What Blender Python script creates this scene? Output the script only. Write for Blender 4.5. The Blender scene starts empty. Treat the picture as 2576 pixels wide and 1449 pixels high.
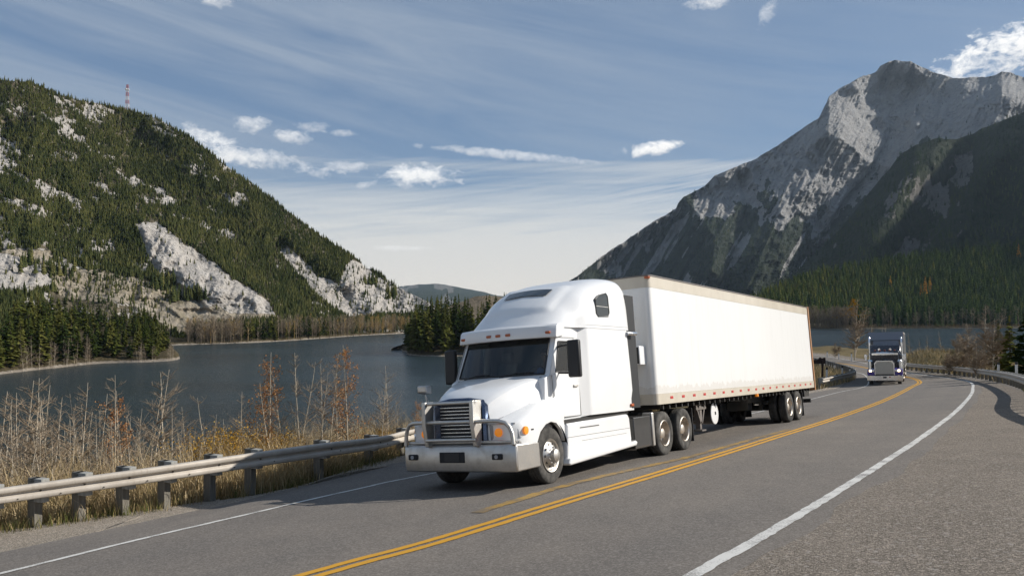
import bpy, math, random
import numpy as np
from mathutils import Matrix, Vector
R = math.radians
rng = np.random.default_rng(7); random.seed(7)
scene = bpy.context.scene; COL = scene.collection
# ------------------------------------------------------------------ camera
F, CX, CY = 2156., 1288., 724.5            # focal length and centre of the 2576 px wide view
PIT = math.atan((770 - CY) / F)
FWD = np.array([0, math.cos(PIT), math.sin(PIT)]); DN = np.array([0, math.sin(PIT), -math.cos(PIT)]); RT = np.array([1., 0, 0])
CAM = np.array([0, 0, 20.])
cd = bpy.data.cameras.new('camera'); cam = bpy.data.objects.new('camera', cd); COL.objects.link(cam)
cd.sensor_width = 36; cd.lens = 36 * F / 2576; cd.clip_start = .1; cd.clip_end = 40000
cam.location = CAM; cam.rotation_euler = (R(90) + PIT, 0, 0); scene.camera = cam
def ray(x, y): return RT * (x - CX) / F + DN * (y - CY) / F + FWD
def at(x, y, Y):                           # a sight line met at the depth Y
    r = ray(x, y); return CAM + r * (Y / r[1])
def rays(x, y):
    x = np.asarray(x, float); y = np.asarray(y, float)
    r = RT * ((x - CX) / F)[..., None] + DN * ((y - CY) / F)[..., None] + FWD
    return r / r[..., 1:2]
def sstep(a, b, x): t = np.clip((x - a) / (b - a), 0, 1); return t * t * (3 - 2 * t)
def drop(X, Y):                            # the banked, falling road surface, metres under the eye
    X = np.asarray(X, float); Y = np.asarray(Y, float)
    u = np.clip(Y - 50, 0, 75); w = np.clip(Y - 125, 0, None)
    e = np.clip(-X - 3.7 - .35 * np.clip(17.5 - Y, 0, 20), 0, 10) * sstep(9.5, 15, Y) * sstep(28, 20, Y)
    return 1.819 - .0595 * X + .09055 * Y - .000465 * u * u - .0698 * w + .14 * sstep(0, 1.3, e)
def surf(X, Y): return 20 - drop(X, Y)
def ground(x, y):
    r = ray(x, y); s = 3.
    f = lambda s: drop(s * r[0], s * r[1]) + s * r[2]
    while s < 400 and f(s) > 0: s += .5
    lo, hi = s - .5, s
    for _ in range(40):
        m = (lo + hi) / 2
        if f(m) > 0: lo = m
        else: hi = m
    return np.array([lo * r[0], lo * r[1]])
# ------------------------------------------------------------------ numeric noise
def _h(i, j, s):
    n = (i * 374761393 + j * 668265263 + s * 1274126177) & 0x7fffffff
    n = ((n ^ (n >> 13)) * 1103515245) & 0x7fffffff
    n = ((n ^ (n >> 15)) * 668265263) & 0x7fffffff
    return ((n ^ (n >> 12)) & 0xffff) / 65535.
def vnoise(x, y, s=0):
    x = np.asarray(x, float); y = np.asarray(y, float)
    i = np.floor(x).astype(np.int64); j = np.floor(y).astype(np.int64); a = x - i; b = y - j
    a = a * a * a * (a * (6 * a - 15) + 10); b = b * b * b * (b * (6 * b - 15) + 10)
    return (_h(i, j, s) * (1 - a) + _h(i + 1, j, s) * a) * (1 - b) + (_h(i, j + 1, s) * (1 - a) + _h(i + 1, j + 1, s) * a) * b
def fbm(x, y, o=5, s=0, g=.5, ridge=False):
    t = 0; a = 1; n = 0
    for k in range(o):
        v = vnoise(x * 2 ** k + 17.3 * k, y * 2 ** k - 9.1 * k, s + k)
        if ridge: v = 1 - abs(2 * v - 1)
        t = t + a * v; n += a; a *= g
    return t / n
def sstep(a, b, x): t = np.clip((x - a) / (b - a), 0, 1); return t * t * (3 - 2 * t)
def inpoly(px, py, poly):
    c = np.zeros(np.shape(px), bool); n = len(poly)
    for k in range(n):
        (x1, y1), (x2, y2) = poly[k], poly[(k + 1) % n]
        if y1 == y2: continue
        m = ((y1 > py) != (y2 > py)) & (px < (x2 - x1) * (py - y1) / (y2 - y1) + x1); c ^= m
    return c
def segdist(px, py, poly):
    d = np.full(np.shape(px), 1e9); sg = np.zeros(np.shape(px)); idx = np.zeros(np.shape(px))
    for k in range(len(poly) - 1):
        x1, y1 = poly[k][:2]; x2, y2 = poly[k + 1][:2]; ux, uy = x2 - x1, y2 - y1; L = ux * ux + uy * uy + 1e-12
        t = np.clip(((px - x1) * ux + (py - y1) * uy) / L, 0, 1)
        e = np.hypot(px - x1 - t * ux, py - y1 - t * uy); s = np.sign(ux * (py - y1) - uy * (px - x1))
        m = e < d; d = np.where(m, e, d); sg = np.where(m, s, sg); idx = np.where(m, k + t, idx)
    return d, sg, idx                       # distance, side (+1 = left of the way), place along
def interp(x, pts): p = np.array(pts, float); return np.interp(x, p[:, 0], p[:, 1])
def spline(P, n):                           # Catmull-Rom through P
    P = np.array(P, float); P = np.vstack([2 * P[0] - P[1], P, 2 * P[-1] - P[-2]]); out = []
    for i in range(1, len(P) - 2):
        for k in range(n):
            t = k / n; a, b, c, d = P[i - 1:i + 3]
            out.append(.5 * (2 * b + (c - a) * t + (2 * a - 5 * b + 4 * c - d) * t * t + (3 * b - a - 3 * c + d) * t ** 3))
    out.append(P[-2]); return np.array(out)
# ------------------------------------------------------------------ materials
def mat(name, base=(.5, .5, .5), rough=.6, metal=0., coat=0., spec=.5, emit=None):
    m = bpy.data.materials.new(name); m.use_nodes = True; b = m.node_tree.nodes['Principled BSDF']
    b.inputs['Base Color'].default_value = (*base, 1); b.inputs['Roughness'].default_value = rough
    b.inputs['Metallic'].default_value = metal; b.inputs['Coat Weight'].default_value = coat
    b.inputs['Coat Roughness'].default_value = .06
    b.inputs['Specular IOR Level'].default_value = spec
    if emit: b.inputs['Emission Color'].default_value = (*emit[0], 1); b.inputs['Emission Strength'].default_value = emit[1]
    return m
class NT:
    def __init__(s, m): s.m = m; s.t = m.node_tree; s.b = s.t.nodes.get('Principled BSDF')
    def n(s, typ, ins=None, **kw):
        o = s.t.nodes.new(typ)
        for k, v in kw.items(): setattr(o, k, v)
        for k, v in (ins or {}).items():
            if hasattr(v, 'default_value') or isinstance(v, bpy.types.NodeSocket): s.t.links.new(v, o.inputs[k])
            else: o.inputs[k].default_value = v
        return o
    def link(s, a, b): s.t.links.new(a, b)
    def math(s, op, a, b=0., c=None, clamp=False):
        d = {0: a, 1: b}
        if c is not None: d[2] = c
        o = s.n('ShaderNodeMath', d, operation=op); o.use_clamp = clamp; return o.outputs[0]
    def ramp(s, fac, stops, interp='LINEAR'):
        o = s.n('ShaderNodeValToRGB', {0: fac}); e = o.color_ramp; e.interpolation = interp
        while len(e.elements) < len(stops): e.elements.new(.5)
        for k, (p, c) in enumerate(stops):
            e.elements[k].position = p; e.elements[k].color = (*c, 1) if len(c) == 3 else c
        return o.outputs[0]
    def mix(s, fac, a, b, typ='MIX'):
        o = s.n('ShaderNodeMix', data_type='RGBA', blend_type=typ)
        for k, v in ((0, fac), (6, a), (7, b)):
            if isinstance(v, bpy.types.NodeSocket): s.link(v, o.inputs[k])
            else: o.inputs[k].default_value = v if k == 0 else (*v, 1)
        return o.outputs[2]
    def pos(s, sc=(1, 1, 1), obj=True):
        c = s.n('ShaderNodeTexCoord'); m = s.n('ShaderNodeMapping', {0: c.outputs['Object']}); m.inputs['Scale'].default_value = sc; return m.outputs[0]
    def noise(s, vec, scale, detail=4, rough=.55, dist=0.):
        return s.n('ShaderNodeTexNoise', {'Vector': vec, 'Scale': scale, 'Detail': detail, 'Roughness': rough, 'Distortion': dist}).outputs[0]
    def bump(s, h, strength=.5, dist=.02):
        o = s.n('ShaderNodeBump', {'Height': h, 'Strength': strength, 'Distance': dist}); s.link(o.outputs[0], s.b.inputs['Normal']); return o
    def attr(s, name): return s.n('ShaderNodeAttribute', attribute_name=name).outputs['Fac']
    def color(s, c): s.link(c, s.b.inputs['Base Color'])
    def rough(s, c): s.link(c, s.b.inputs['Roughness'])
# ------------------------------------------------------------------ mesh building
class MB:
    def __init__(s): s.v = []; s.f = []
    def add(s, vs, fs):
        o = len(s.v); s.v += [tuple(map(float, p)) for p in vs]; s.f += [tuple(i + o for i in f) for f in fs]; return s
    def box(s, x0, x1, y0, y1, z0, z1):
        v = [(x, y, z) for x in (x0, x1) for y in (y0, y1) for z in (z0, z1)]
        return s.add(v, [(0, 1, 3, 2), (4, 6, 7, 5), (0, 4, 5, 1), (2, 3, 7, 6), (0, 2, 6, 4), (1, 5, 7, 3)])
    def prism(s, poly, y0, y1):             # outline in (x,z) run out along y
        n = len(poly); v = [(x, y0, z) for x, z in poly] + [(x, y1, z) for x, z in poly]
        return s.add(v, [tuple(range(n))[::-1], tuple(range(n, 2 * n))] + [(k, (k + 1) % n, n + (k + 1) % n, n + k) for k in range(n)])
    def loft(s, rings, closed=True, caps=True):
        n = len(rings[0]); v = [p for r in rings for p in r]; f = []
        for i in range(len(rings) - 1):
            for k in range(n if closed else n - 1):
                a, b = i * n + k, i * n + (k + 1) % n; f.append((a, b, b + n, a + n))
        if caps and closed: f += [tuple(range(n))[::-1], tuple(range((len(rings) - 1) * n, len(rings) * n))]
        return s.add(v, f)
    def tube(s, pts, r, n=8, caps=True):
        P = [Vector(p) for p in pts]; rr = r if hasattr(r, '__len__') else [r] * len(P); rings = []; up = None
        for i, p in enumerate(P):
            d = (P[min(i + 1, len(P) - 1)] - P[max(i - 1, 0)]).normalized()
            if up is None: up = d.orthogonal().normalized()
            up = (up - d * up.dot(d)); up = up.normalized() if up.length > 1e-6 else d.orthogonal().normalized()
            w = d.cross(up)
            rings.append([p + (up * math.cos(2 * math.pi * k / n) + w * math.sin(2 * math.pi * k / n)) * rr[i] for k in range(n)])
        return s.loft(rings, True, caps)
    def cyl(s, a, b, r, n=20): return s.tube([a, b], r, n)
    def lathe(s, prof, c, n=36, axis='y'):   # prof: (radius, offset along the axis)
        rings = []
        for rad, t in prof:
            q = []
            for k in range(n):
                a = 2 * math.pi * k / n; u, w = rad * math.cos(a), rad * math.sin(a)
                q.append((c[0] + u, c[1] + t, c[2] + w) if axis == 'y' else ((c[0] + t, c[1] + u, c[2] + w) if axis == 'x' else (c[0] + u, c[1] + w, c[2] + t)))
            rings.append(q)
        return s.loft(rings, True, False)
    def grid(s, P):                         # P[i][j] points
        n, m = len(P), len(P[0]); return s.add([p for r in P for p in r], [(i * m + j, i * m + j + 1, (i + 1) * m + j + 1, (i + 1) * m + j) for i in range(n - 1) for j in range(m - 1)])
    def build(s, name, m, parent=None, bevel=0, smooth=38, fixn=True, seg=2):
        me = bpy.data.meshes.new(name); me.from_pydata(s.v, [], s.f)
        if fixn:
            import bmesh
            bm = bmesh.new(); bm.from_mesh(me); bmesh.ops.recalc_face_normals(bm, faces=bm.faces); bm.to_mesh(me); bm.free()
        me.update(); me.materials.append(m)
        if smooth:
            me.polygons.foreach_set('use_smooth', [True] * len(me.polygons)); me.set_sharp_from_angle(angle=R(smooth))
        o = bpy.data.objects.new(name, me); COL.objects.link(o)
        if parent: o.parent = parent
        if bevel:
            b = o.modifiers.new('bevel', 'BEVEL'); b.width = bevel; b.segments = seg; b.limit_method = 'ANGLE'; b.angle_limit = R(40); b.harden_normals = False
        return o
def npmesh(name, V, faces, m, smooth=False, attrs=None, parent=None):
    me = bpy.data.meshes.new(name); V = np.asarray(V, np.float32); faces = np.asarray(faces, np.int32); k = faces.shape[1]
    me.vertices.add(len(V)); me.vertices.foreach_set('co', V.ravel())
    me.loops.add(faces.size); me.loops.foreach_set('vertex_index', faces.ravel())
    me.polygons.add(len(faces)); me.polygons.foreach_set('loop_start', np.arange(0, faces.size, k, dtype=np.int32))
    me.update(calc_edges=True); me.validate()
    if smooth: me.polygons.foreach_set('use_smooth', np.ones(len(faces), bool))
    for a, d in (attrs or {}).items():
        at_ = me.attributes.new(a, 'FLOAT', 'POINT'); at_.data.foreach_set('value', np.asarray(d, np.float32).ravel())
    me.materials.append(m); o = bpy.data.objects.new(name, me); COL.objects.link(o)
    if parent: o.parent = parent
    return o
def gridfaces(n, m):
    i, j = np.meshgrid(np.arange(n - 1), np.arange(m - 1), indexing='ij'); a = (i * m + j).ravel()
    return np.stack([a, a + 1, a + m + 1, a + m], 1)
def tag(o, label=None, cat=None, group=None, kind=None):
    for k, v in (('label', label), ('category', cat), ('group', group), ('kind', kind)):
        if v: o[k] = v
    return o
def empty(name, loc=(0, 0, 0), rz=0.):
    o = bpy.data.objects.new(name, None); COL.objects.link(o); o.location = loc; o.rotation_euler = (0, 0, rz); o.empty_display_size = .3; return o
def copy_tree(o, parent=None):
    c = o.copy(); COL.objects.link(c)
    if parent: c.parent = parent
    for ch in list(o.children): copy_tree(ch, c)
    return c
# ------------------------------------------------------------------ road lines, met on the road surface
G = lambda L: [ground(*q) for q in L]
def back(L, ds=(26, 14, 6)):               # carry a line on towards and past the camera
    g = G(L); u = g[0] - g[2]; u = u / np.linalg.norm(u); w = g[1] - g[3]; w = w / np.linalg.norm(w); b = u - w
    return [g[0] + u * d + b * min(d, 8) * .12 for d in ds] + g
yel = spline(back([(775, 1449), (1100, 1360), (1420, 1262), (1700, 1178), (1960, 1097), (2120, 1046), (2230, 1005), (2290, 975), (2313, 960), (2275, 947), (2177, 925), (2078, 910)]) + [(42, 150), (36, 180), (22, 210)], 10)
whR = spline(back([(1740, 1449), (1900, 1360), (2060, 1265), (2220, 1165), (2340, 1085), (2420, 1020), (2447, 980), (2430, 958), (2330, 944), (2272, 936), (2174, 913), (2045, 892)]) + [(47, 160), (40, 188), (25, 216)], 10)
whL = spline(back([(0, 1443), (300, 1369), (600, 1299), (900, 1230), (1170, 1175), (1900, 1038), (2100, 989), (2180, 970), (2177, 945), (2147, 935), (2078, 917)]) + [(38, 145), (32, 173), (19, 204)], 10)
old = spline(G([(1202, 1290), (1285, 1263), (1446, 1215), (1622, 1174), (1731, 1150), (1857, 1115), (1985, 1080)]), 10)
def offs(P, d):
    P = np.asarray(P); t = np.gradient(P, axis=0); t /= np.linalg.norm(t, axis=1)[:, None]
    d = np.broadcast_to(np.asarray(d, float), len(P))
    return P + np.stack([t[:, 1], -t[:, 0]], 1) * d[:, None]       # + to the right
def onpoly(P, poly):
    best = None; out = []
    a, b = poly[:-1], poly[1:]; ab = b - a; L = (ab ** 2).sum(1)
    for p in P:
        t = np.clip(((p - a) * ab).sum(1) / L, 0, 1); q = a + ab * t[:, None]; out.append(q[((q - p) ** 2).sum(1).argmin()])
    return np.array(out)
edgeL = np.vstack([back([(-60, 1402), (0, 1384), (233, 1328), (433, 1294), (617, 1258), (760, 1215), (900, 1178)])])
edgeL = np.vstack([spline(edgeL, 6), offs(whL, -1.9)[onpoly([edgeL[-1]], whL).shape[0] - 1 + int(((whL - edgeL[-1]) ** 2).sum(1).argmin()) + 6:]])
edgeR = offs(whR, 2.2)
railL = np.array([(-24, -14), (-17, 0), (-14, 5.5), (-9.68, 12.9), (-8.54, 14.3), (-6.72, 16.0), (-5.40, 17.6), (-4.17, 19.7), (-3.41, 22.6), (-2.5, 25.4), (1.6, 31.4), (7.6, 40.3)] + [tuple(p) for p in G([(2067, 978), (2110, 967), (2146, 957)])] + [tuple(ground(2147, 946)), tuple(ground(2110, 931)), tuple(ground(2045, 914)), (40, 130), (34, 150), (28, 172), (10, 205)])
railR = np.array([(8.2, -16), (9.5, 4), (12, 16), (16.5, 27)] + [tuple(p) for p in G([(2576, 990), (2500, 962), (2400, 945), (2272, 930)])] + [(47.5, 112), (51.5, 139), (49, 165), (43, 192), (27, 222)])
# ------------------------------------------------------------------ ground materials
def m_asphalt():
    m = mat('asphalt', rough=.88, spec=.25); t = NT(m); p = t.pos()
    big = t.noise(p, .35, 5, .6); mid = t.noise(t.pos((1, .35, 1)), 3.2, 4); fine = t.n('ShaderNodeTexVoronoi', {'Vector': p, 'Scale': 55.}).outputs['Color']
    fine = t.n('ShaderNodeSeparateColor', {0: fine}).outputs[0]; gr = t.noise(p, 160, 2, .7)
    c = t.ramp(big, [(.34, (.086, .078, .072)), (.5, (.140, .121, .103)), (.64, (.205, .174, .142))])
    c = t.mix(.45, c, t.ramp(mid, [(.3, (.092, .081, .071)), (.72, (.200, .172, .144))]))
    track = t.attr('track'); c = t.mix(track, c, (.082, .078, .073))
    c = t.mix(.35, c, t.ramp(fine, [(.0, (.03, .028, .025)), (.55, (.15, .135, .12)), (1, (.50, .45, .40))]))
    c = t.mix(.35, c, t.ramp(gr, [(.3, (.05, .046, .042)), (.75, (.33, .295, .26))]))
    crack = t.n('ShaderNodeTexVoronoi', {'Vector': t.n('ShaderNodeVectorMath', {0: p, 1: t.n('ShaderNodeTexNoise', {'Vector': p, 'Scale': .8, 'Detail': 4}).outputs['Color']}, operation='ADD').outputs[0], 'Scale': .28}, feature='DISTANCE_TO_EDGE').outputs[0]
    cm = t.math('MULTIPLY', t.ramp(crack, [(.0, (1, 1, 1)), (.012, (0, 0, 0))]), t.ramp(t.noise(p, .25, 2), [(.5, (0, 0, 0)), (.6, (.16, .16, .16))]))
    c = t.mix(cm, c, (.03, .028, .026)); t.color(c)
    t.bump(t.math('ADD', fine, gr), .35, .012); return m
def m_gravel(name, a, b):
    m = mat(name, rough=.95, spec=.15); t = NT(m); p = t.pos()
    v = t.n('ShaderNodeTexVoronoi', {'Vector': p, 'Scale': 62.}); s = t.n('ShaderNodeSeparateColor', {0: v.outputs['Color']}).outputs[0]
    v2 = t.n('ShaderNodeTexVoronoi', {'Vector': p, 'Scale': 24.}); s2 = t.n('ShaderNodeSeparateColor', {0: v2.outputs['Color']}).outputs[1]
    c = t.ramp(t.noise(p, .7, 6, .62), [(.3, a), (.7, b)])
    c = t.mix(.5, c, t.ramp(s, [(0, tuple(.22 * k for k in a)), (.6, b), (1, tuple(min(1, 2.5 * k) for k in b))]))
    stone = t.math('GREATER_THAN', s2, .955); c = t.mix(t.math('MULTIPLY', stone, .55), c, (.36, .33, .30))
    t.color(c); t.bump(t.math('ADD', t.math('MULTIPLY', s, .6), t.noise(p, 60, 3)), .8, .025); return m
def m_paint(name, col, worn=.5):
    m = mat(name, rough=.7, spec=.3); t = NT(m); p = t.pos()
    w = t.math('ADD', t.math('MULTIPLY', t.noise(p, 45, 4, .7), .6), t.math('MULTIPLY', t.noise(p, 2.2, 4), .5))
    t.color(t.mix(t.math('MULTIPLY', t.ramp(w, [(worn, (0, 0, 0)), (worn + .09, (1, 1, 1))]), .8), col, (.12, .11, .10)))
    t.bump(t.noise(p, 120, 2), .3, .006); return m
M = {}
M['asphalt'] = m_asphalt()
M['gravel'] = m_gravel('tan_gravel', (.225, .190, .150), (.315, .272, .222))
M['shoulder'] = m_gravel('grey_gravel', (.150, .128, .106), (.225, .192, .158))
M['white_paint'] = m_paint('white_road_paint', (.60, .585, .55), .56)
M['yellow_paint'] = m_paint('yellow_road_paint', (.56, .285, .022), .64)
M['old_paint'] = m_paint('worn_yellow_paint', (.36, .22, .05), .50)
# ------------------------------------------------------------------ road, shoulders, markings
def strip2(name, A, B, m, dz, nx=8, attrs=None):
    n = len(A); t = np.linspace(0, 1, nx); P = A[:, None] * (1 - t[:, None]) + B[:, None] * t[:, None]
    Z = surf(P[..., 0], P[..., 1]) + dz; V = np.concatenate([P, Z[..., None]], 2).reshape(-1, 3)
    o = npmesh(name, V, gridfaces(n, nx)[:, ::-1], m, True, attrs); tag(o, kind='structure'); return o
cen = yel; L_, R_ = onpoly(cen, edgeL), onpoly(cen, edgeR)
nx = 60; t_ = np.linspace(0, 1, nx)[None] * np.ones((len(cen), 1)); P_ = L_[:, None] * (1 - t_[..., None]) + R_[:, None] * t_[..., None]
q_ = (P_ - cen[:, None]); tt = np.gradient(cen, axis=0); tt /= np.linalg.norm(tt, axis=1)[:, None]
lat = q_[..., 0] * tt[:, None, 1] - q_[..., 1] * tt[:, None, 0]
trk = .55 * sum(np.exp(-((lat - c) / .33) ** 2) for c in (-3.1, -1.2, 1.1, 2.7)) * (.4 + .6 * fbm(P_[..., 0] * .35, P_[..., 1] * .12, 3, 5))
strip2('road', L_, R_, M['asphalt'], .0, nx, {'track': np.clip(trk, 0, 1)})
rl = onpoly(cen, railL); rl = rl + (rl - L_) * .12
strip2('gravel_shoulder', L_ + (R_ - L_) * .02, rl, M['gravel'], -.012, 10)
wd_ = spline(whR[6:200:2], 10); sd_ = np.r_[0, np.cumsum(np.linalg.norm(np.diff(wd_, axis=0), axis=1))]
ea_ = offs(wd_, .42 + .5 * (fbm(sd_ * .3, sd_ * 0, 4, 2) - .5)); eb_ = onpoly(wd_, railR); eb_ = eb_ + (eb_ - ea_) * .12
strip2('road_shoulder', ea_, eb_, M['shoulder'], .004, 14)
def line(name, P, w, m, jit=.008):
    P = spline(P[::2], 6); t = np.gradient(P, axis=0); t /= np.linalg.norm(t, axis=1)[:, None]; N = np.stack([t[:, 1], -t[:, 0]], 1)
    s = np.cumsum(np.r_[0, np.linalg.norm(np.diff(P, axis=0), axis=1)])
    a = P - N * (w / 2 + jit * (vnoise(s * 7, s * 0, 3) - .5) * 2)[:, None]; b = P + N * (w / 2 + jit * (vnoise(s * 7, s * 0, 9) - .5) * 2)[:, None]
    strip2(name, a, b, m, .008, 2)
line('road_marking', offs(yel, -.105), .125, M['yellow_paint']); line('road_marking', offs(yel, .105), .125, M['yellow_paint'])
line('road_marking', old, .20, M['old_paint'], .03)
line('road_marking', whR, .155, M['white_paint'], .012); line('road_marking', whL, .10, M['white_paint'])
# ------------------------------------------------------------------ the ground each side of the road
def m_land():
    m = mat('dry_grass_ground', rough=.95, spec=.1); t = NT(m); p = t.pos()
    c = t.ramp(t.noise(p, .45, 6, .62), [(.28, (.11, .10, .038)), (.5, (.20, .155, .075)), (.72, (.29, .22, .115))])
    c = t.mix(.55, c, t.ramp(t.noise(p, 9, 5, .7), [(.3, (.045, .036, .018)), (.7, (.23, .175, .095))]))
    t.color(c); t.bump(t.noise(p, 14, 5, .7), .9, .12); return m
M['land'] = m_land()
MND = at(2350, 900, 99.)
def land_z(X, Y):
    X = np.asarray(X, float); Y = np.asarray(Y, float)
    dl, sl, il = segdist(X, Y, railL); dr, sr, ir = segdist(X, Y, railR)
    def near(idx, poly):
        k = np.clip(idx.astype(int), 0, len(poly) - 2); f = idx - k; return poly[k] + (poly[k + 1] - poly[k]) * f[..., None]
    ql, qr = near(il, railL), near(ir, railR)
    dlo = np.where(sl > 0, dl, 0); dro = np.where(sr < 0, dr, 0)
    z = surf(X, Y) - .07
    zl = surf(ql[..., 0], ql[..., 1]) - .07 - .12 * np.minimum(dlo, 2.5) - .46 * np.clip(dlo - 2., 0, None)
    zr = surf(qr[..., 0], qr[..., 1]) - .07 + .05 * np.minimum(dro, 7) - .30 * np.clip(dro - 11, 0, None)
    z = np.where(dlo > 0, zl, z); z = np.where((dro > 0) & ~((dlo > 0) & (dl < dr)), zr, z)
    out = np.maximum(dlo, dro)
    z = z + sstep(.6, 5, out) * (fbm(X * .18, Y * .18, 4, 31) - .5) * 1.6
    z = z + 1.35 * np.exp(-((X - MND[0]) / 9) ** 2 - ((Y - MND[1]) / 11) ** 2) * sstep(0, 4, dro)
    z = z - .34 * np.clip(Y - 172, 0, None)
    return np.maximum(z, -3)
gx = np.r_[np.arange(-120, -24, 3.), np.arange(-24, 66, .9), np.arange(66, 170, 3.)]; gy = np.r_[np.arange(-26, 130, .9), np.arange(130, 330, 3.)]
X_, Y_ = np.meshgrid(gx, gy, indexing='ij'); Z_ = land_z(X_, Y_)
tag(npmesh('ground', np.stack([X_, Y_, Z_], 2).reshape(-1, 3), gridfaces(len(gx), len(gy))[:, ::-1], M['land'], True), kind='structure')
# ------------------------------------------------------------------ lake
def m_water():
    m = mat('lake_water', (.012, .022, .026), .10, spec=.22); t = NT(m)
    b = m.node_tree.nodes['Principled BSDF']; b.inputs['IOR'].default_value = 1.333
    n1 = t.noise(t.pos((.55, 1.0, 1)), .55, 4, .6, .4); n2 = t.noise(t.pos((1, 1, 1)), 2.6, 3, .6); n3 = t.noise(t.pos((.02, .035, 1)), .6, 3, .5)
    h = t.math('ADD', t.math('MULTIPLY', n1, 1.), t.math('MULTIPLY', n2, .25))
    t.color(t.ramp(n3, [(.35, (.017, .027, .030)), (.65, (.024, .037, .041))]))
    t.rough(t.math('ADD', t.math('MULTIPLY', n3, .22), .10))
    t.bump(h, .9, .9); return m
M['water'] = m_water()
V = np.array([(-4000, -400, 0), (5000, -400, 0), (5000, 9000, 0), (-4000, 9000, 0)], float)
tag(npmesh('lake', V, np.array([[0, 1, 2, 3]]), M['water']), kind='structure')
# ------------------------------------------------------------------ landforms: rows from the foot up to the skyline and down behind
def relief(name, m, x0, x1, nx, ny, bot, top, feat=None, amp=10., sc=60., seed=1, shape=1., jag=1.5, rockf=None, tri=False, octv=7, g=.55, gul=0.):
    px = np.linspace(x0, x1, nx); t = np.linspace(0, 1, ny)
    yb, Rb = interp(px, [(b[0], b[1]) for b in bot]), interp(px, [(b[0], b[2]) for b in bot])
    yt, Rt = interp(px, [(b[0], b[1]) for b in top]), interp(px, [(b[0], b[2]) for b in top])
    yt = yt + jag * (fbm(px * .06, px * 0 + seed, 5, seed, .6) - .5) * 4
    PX = px[:, None] + 0 * t; T = t[None] + 0 * PX
    PY = yb[:, None] + (yt - yb)[:, None] * T; RR = Rb[:, None] + (Rt - Rb)[:, None] * T ** shape
    if feat is not None: RR = RR + feat(PX, PY, T)
    u = PX * (RR.mean() / F) / sc; v = PY * (RR.mean() / F) / sc
    w = fbm(u, v, octv, seed, g) - .5
    w2 = fbm(u * 1.1 + .6 * w, v * .8 + .5, octv, seed + 40, g, True) - .5
    env = sstep(0, .06, T)
    A = amp(PX, PY, T) if callable(amp) else amp
    RR = RR + env * A * (w * 1.2 - w2 * 1.5)
    if gul: RR = RR - env * gul * (fbm(PX * .030 + PY * .016 + w * .8, PY * .0055, 6, seed + 70, .6, True) - .5) - env * gul * .35 * (fbm(PX * .11 + PY * .05 + w, PY * .02, 5, seed + 71, .6, True) - .5)
    V = CAM + rays(PX, PY) * RR[..., None]
    back = []                                # the far side of the landform
    top_ = V[:, -1]; d = top_ - CAM; d[:, 2] = 0; d /= np.linalg.norm(d, axis=1)[:, None]
    H = np.maximum(top_[:, 2], 1)
    for k, f in ((.25, .93), (.9, .62), (2.0, -.05)): b = top_ + d * (H * k)[:, None]; b[:, 2] = H * f; back.append(b[:, None])
    VV = np.concatenate([V] + back, 1); n2 = VV.shape[1]
    rk = rockf(PX, PY, T) if rockf is not None else np.zeros_like(PX)
    pad = lambda a: np.concatenate([a, np.repeat(a[:, -1:], 3, 1)], 1)
    o = npmesh(name, VV.reshape(-1, 3), gridfaces(nx, n2)[:, ::-1], m, True, {'rock': pad(rk)})
    tag(o, kind='structure')
    return dict(px=px, t=t, V=V, PX=PX, PY=PY, o=o, rock=rk)
def locate(S, a, b):                         # point of a landform at fractional grid place
    V = S['V']; n, m = V.shape[:2]; fa, fb = a * (n - 1), b * (m - 1); i = np.clip(fa.astype(int), 0, n - 2); j = np.clip(fb.astype(int), 0, m - 2); fa = (fa - i)[:, None]; fb = (fb - j)[:, None]
    return (V[i, j] * (1 - fa) + V[i + 1, j] * fa) * (1 - fb) + (V[i, j + 1] * (1 - fa) + V[i + 1, j + 1] * fa) * fb
def m_rock(name, soil, rocks, sc=.05, dark=(.05, .05, .05)):
    m = mat(name, rough=.95, spec=.1); t = NT(m); p = t.pos(); k = t.attr('rock')
    n1 = t.noise(p, sc, 8, .62); n2 = t.noise(t.pos((1, 1, .35)), sc * 6, 6, .65, .6)
    rc = t.ramp(n1, [(.3, rocks[0]), (.52, rocks[1]), (.72, rocks[2])])
    rc = t.mix(.55, rc, t.ramp(n2, [(.32, dark), (.45, rocks[1]), (.68, rocks[2])]))
    sl = t.ramp(t.noise(p, sc * 3, 6, .65), [(.3, soil[0]), (.55, soil[1]), (.75, soil[2])])
    e = t.math('ADD', k, t.math('MULTIPLY', t.math('SUBTRACT', t.noise(p, sc * 4, 5, .7), .5), .7))
    t.color(t.mix(t.ramp(e, [(.40, (0, 0, 0)), (.58, (1, 1, 1))]), sl, rc))
    gm = t.ramp(t.math('ADD', t.math('MULTIPLY', k, -1.), t.math('MULTIPLY', t.math('SUBTRACT', t.noise(p, sc * 5, 5, .7), .5), .5)), [(.15, (0, 0, 0)), (.40, (1, 1, 1))])
    gc = t.ramp(t.noise(t.pos((1, 1, .3)), sc * 2.2, 6, .65, .5), [(.3, (.20, .175, .115)), (.5, (.32, .275, .21)), (.7, (.42, .375, .315))])
    old_ = t.b.inputs['Base Color'].links[0].from_socket; t.color(t.mix(gm, old_, gc))
    t.bump(t.math('ADD', n1, t.math('MULTIPLY', n2, .5)), 1., .35 / sc); return m
M['hill'] = m_rock('pale_hill_rock', ((.050, .046, .028), (.13, .110, .075), (.34, .295, .235)), ((.27, .245, .215), (.42, .39, .355), (.56, .53, .49)), .05, (.10, .095, .09))
cliffA = [(340, 565), (390, 557), (427, 586), (448, 604), (487, 630), (540, 662), (587, 704), (668, 749), (690, 790), (580, 791), (527, 775), (500, 741), (448, 709), (400, 694), (377, 662), (356, 604)]
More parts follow.
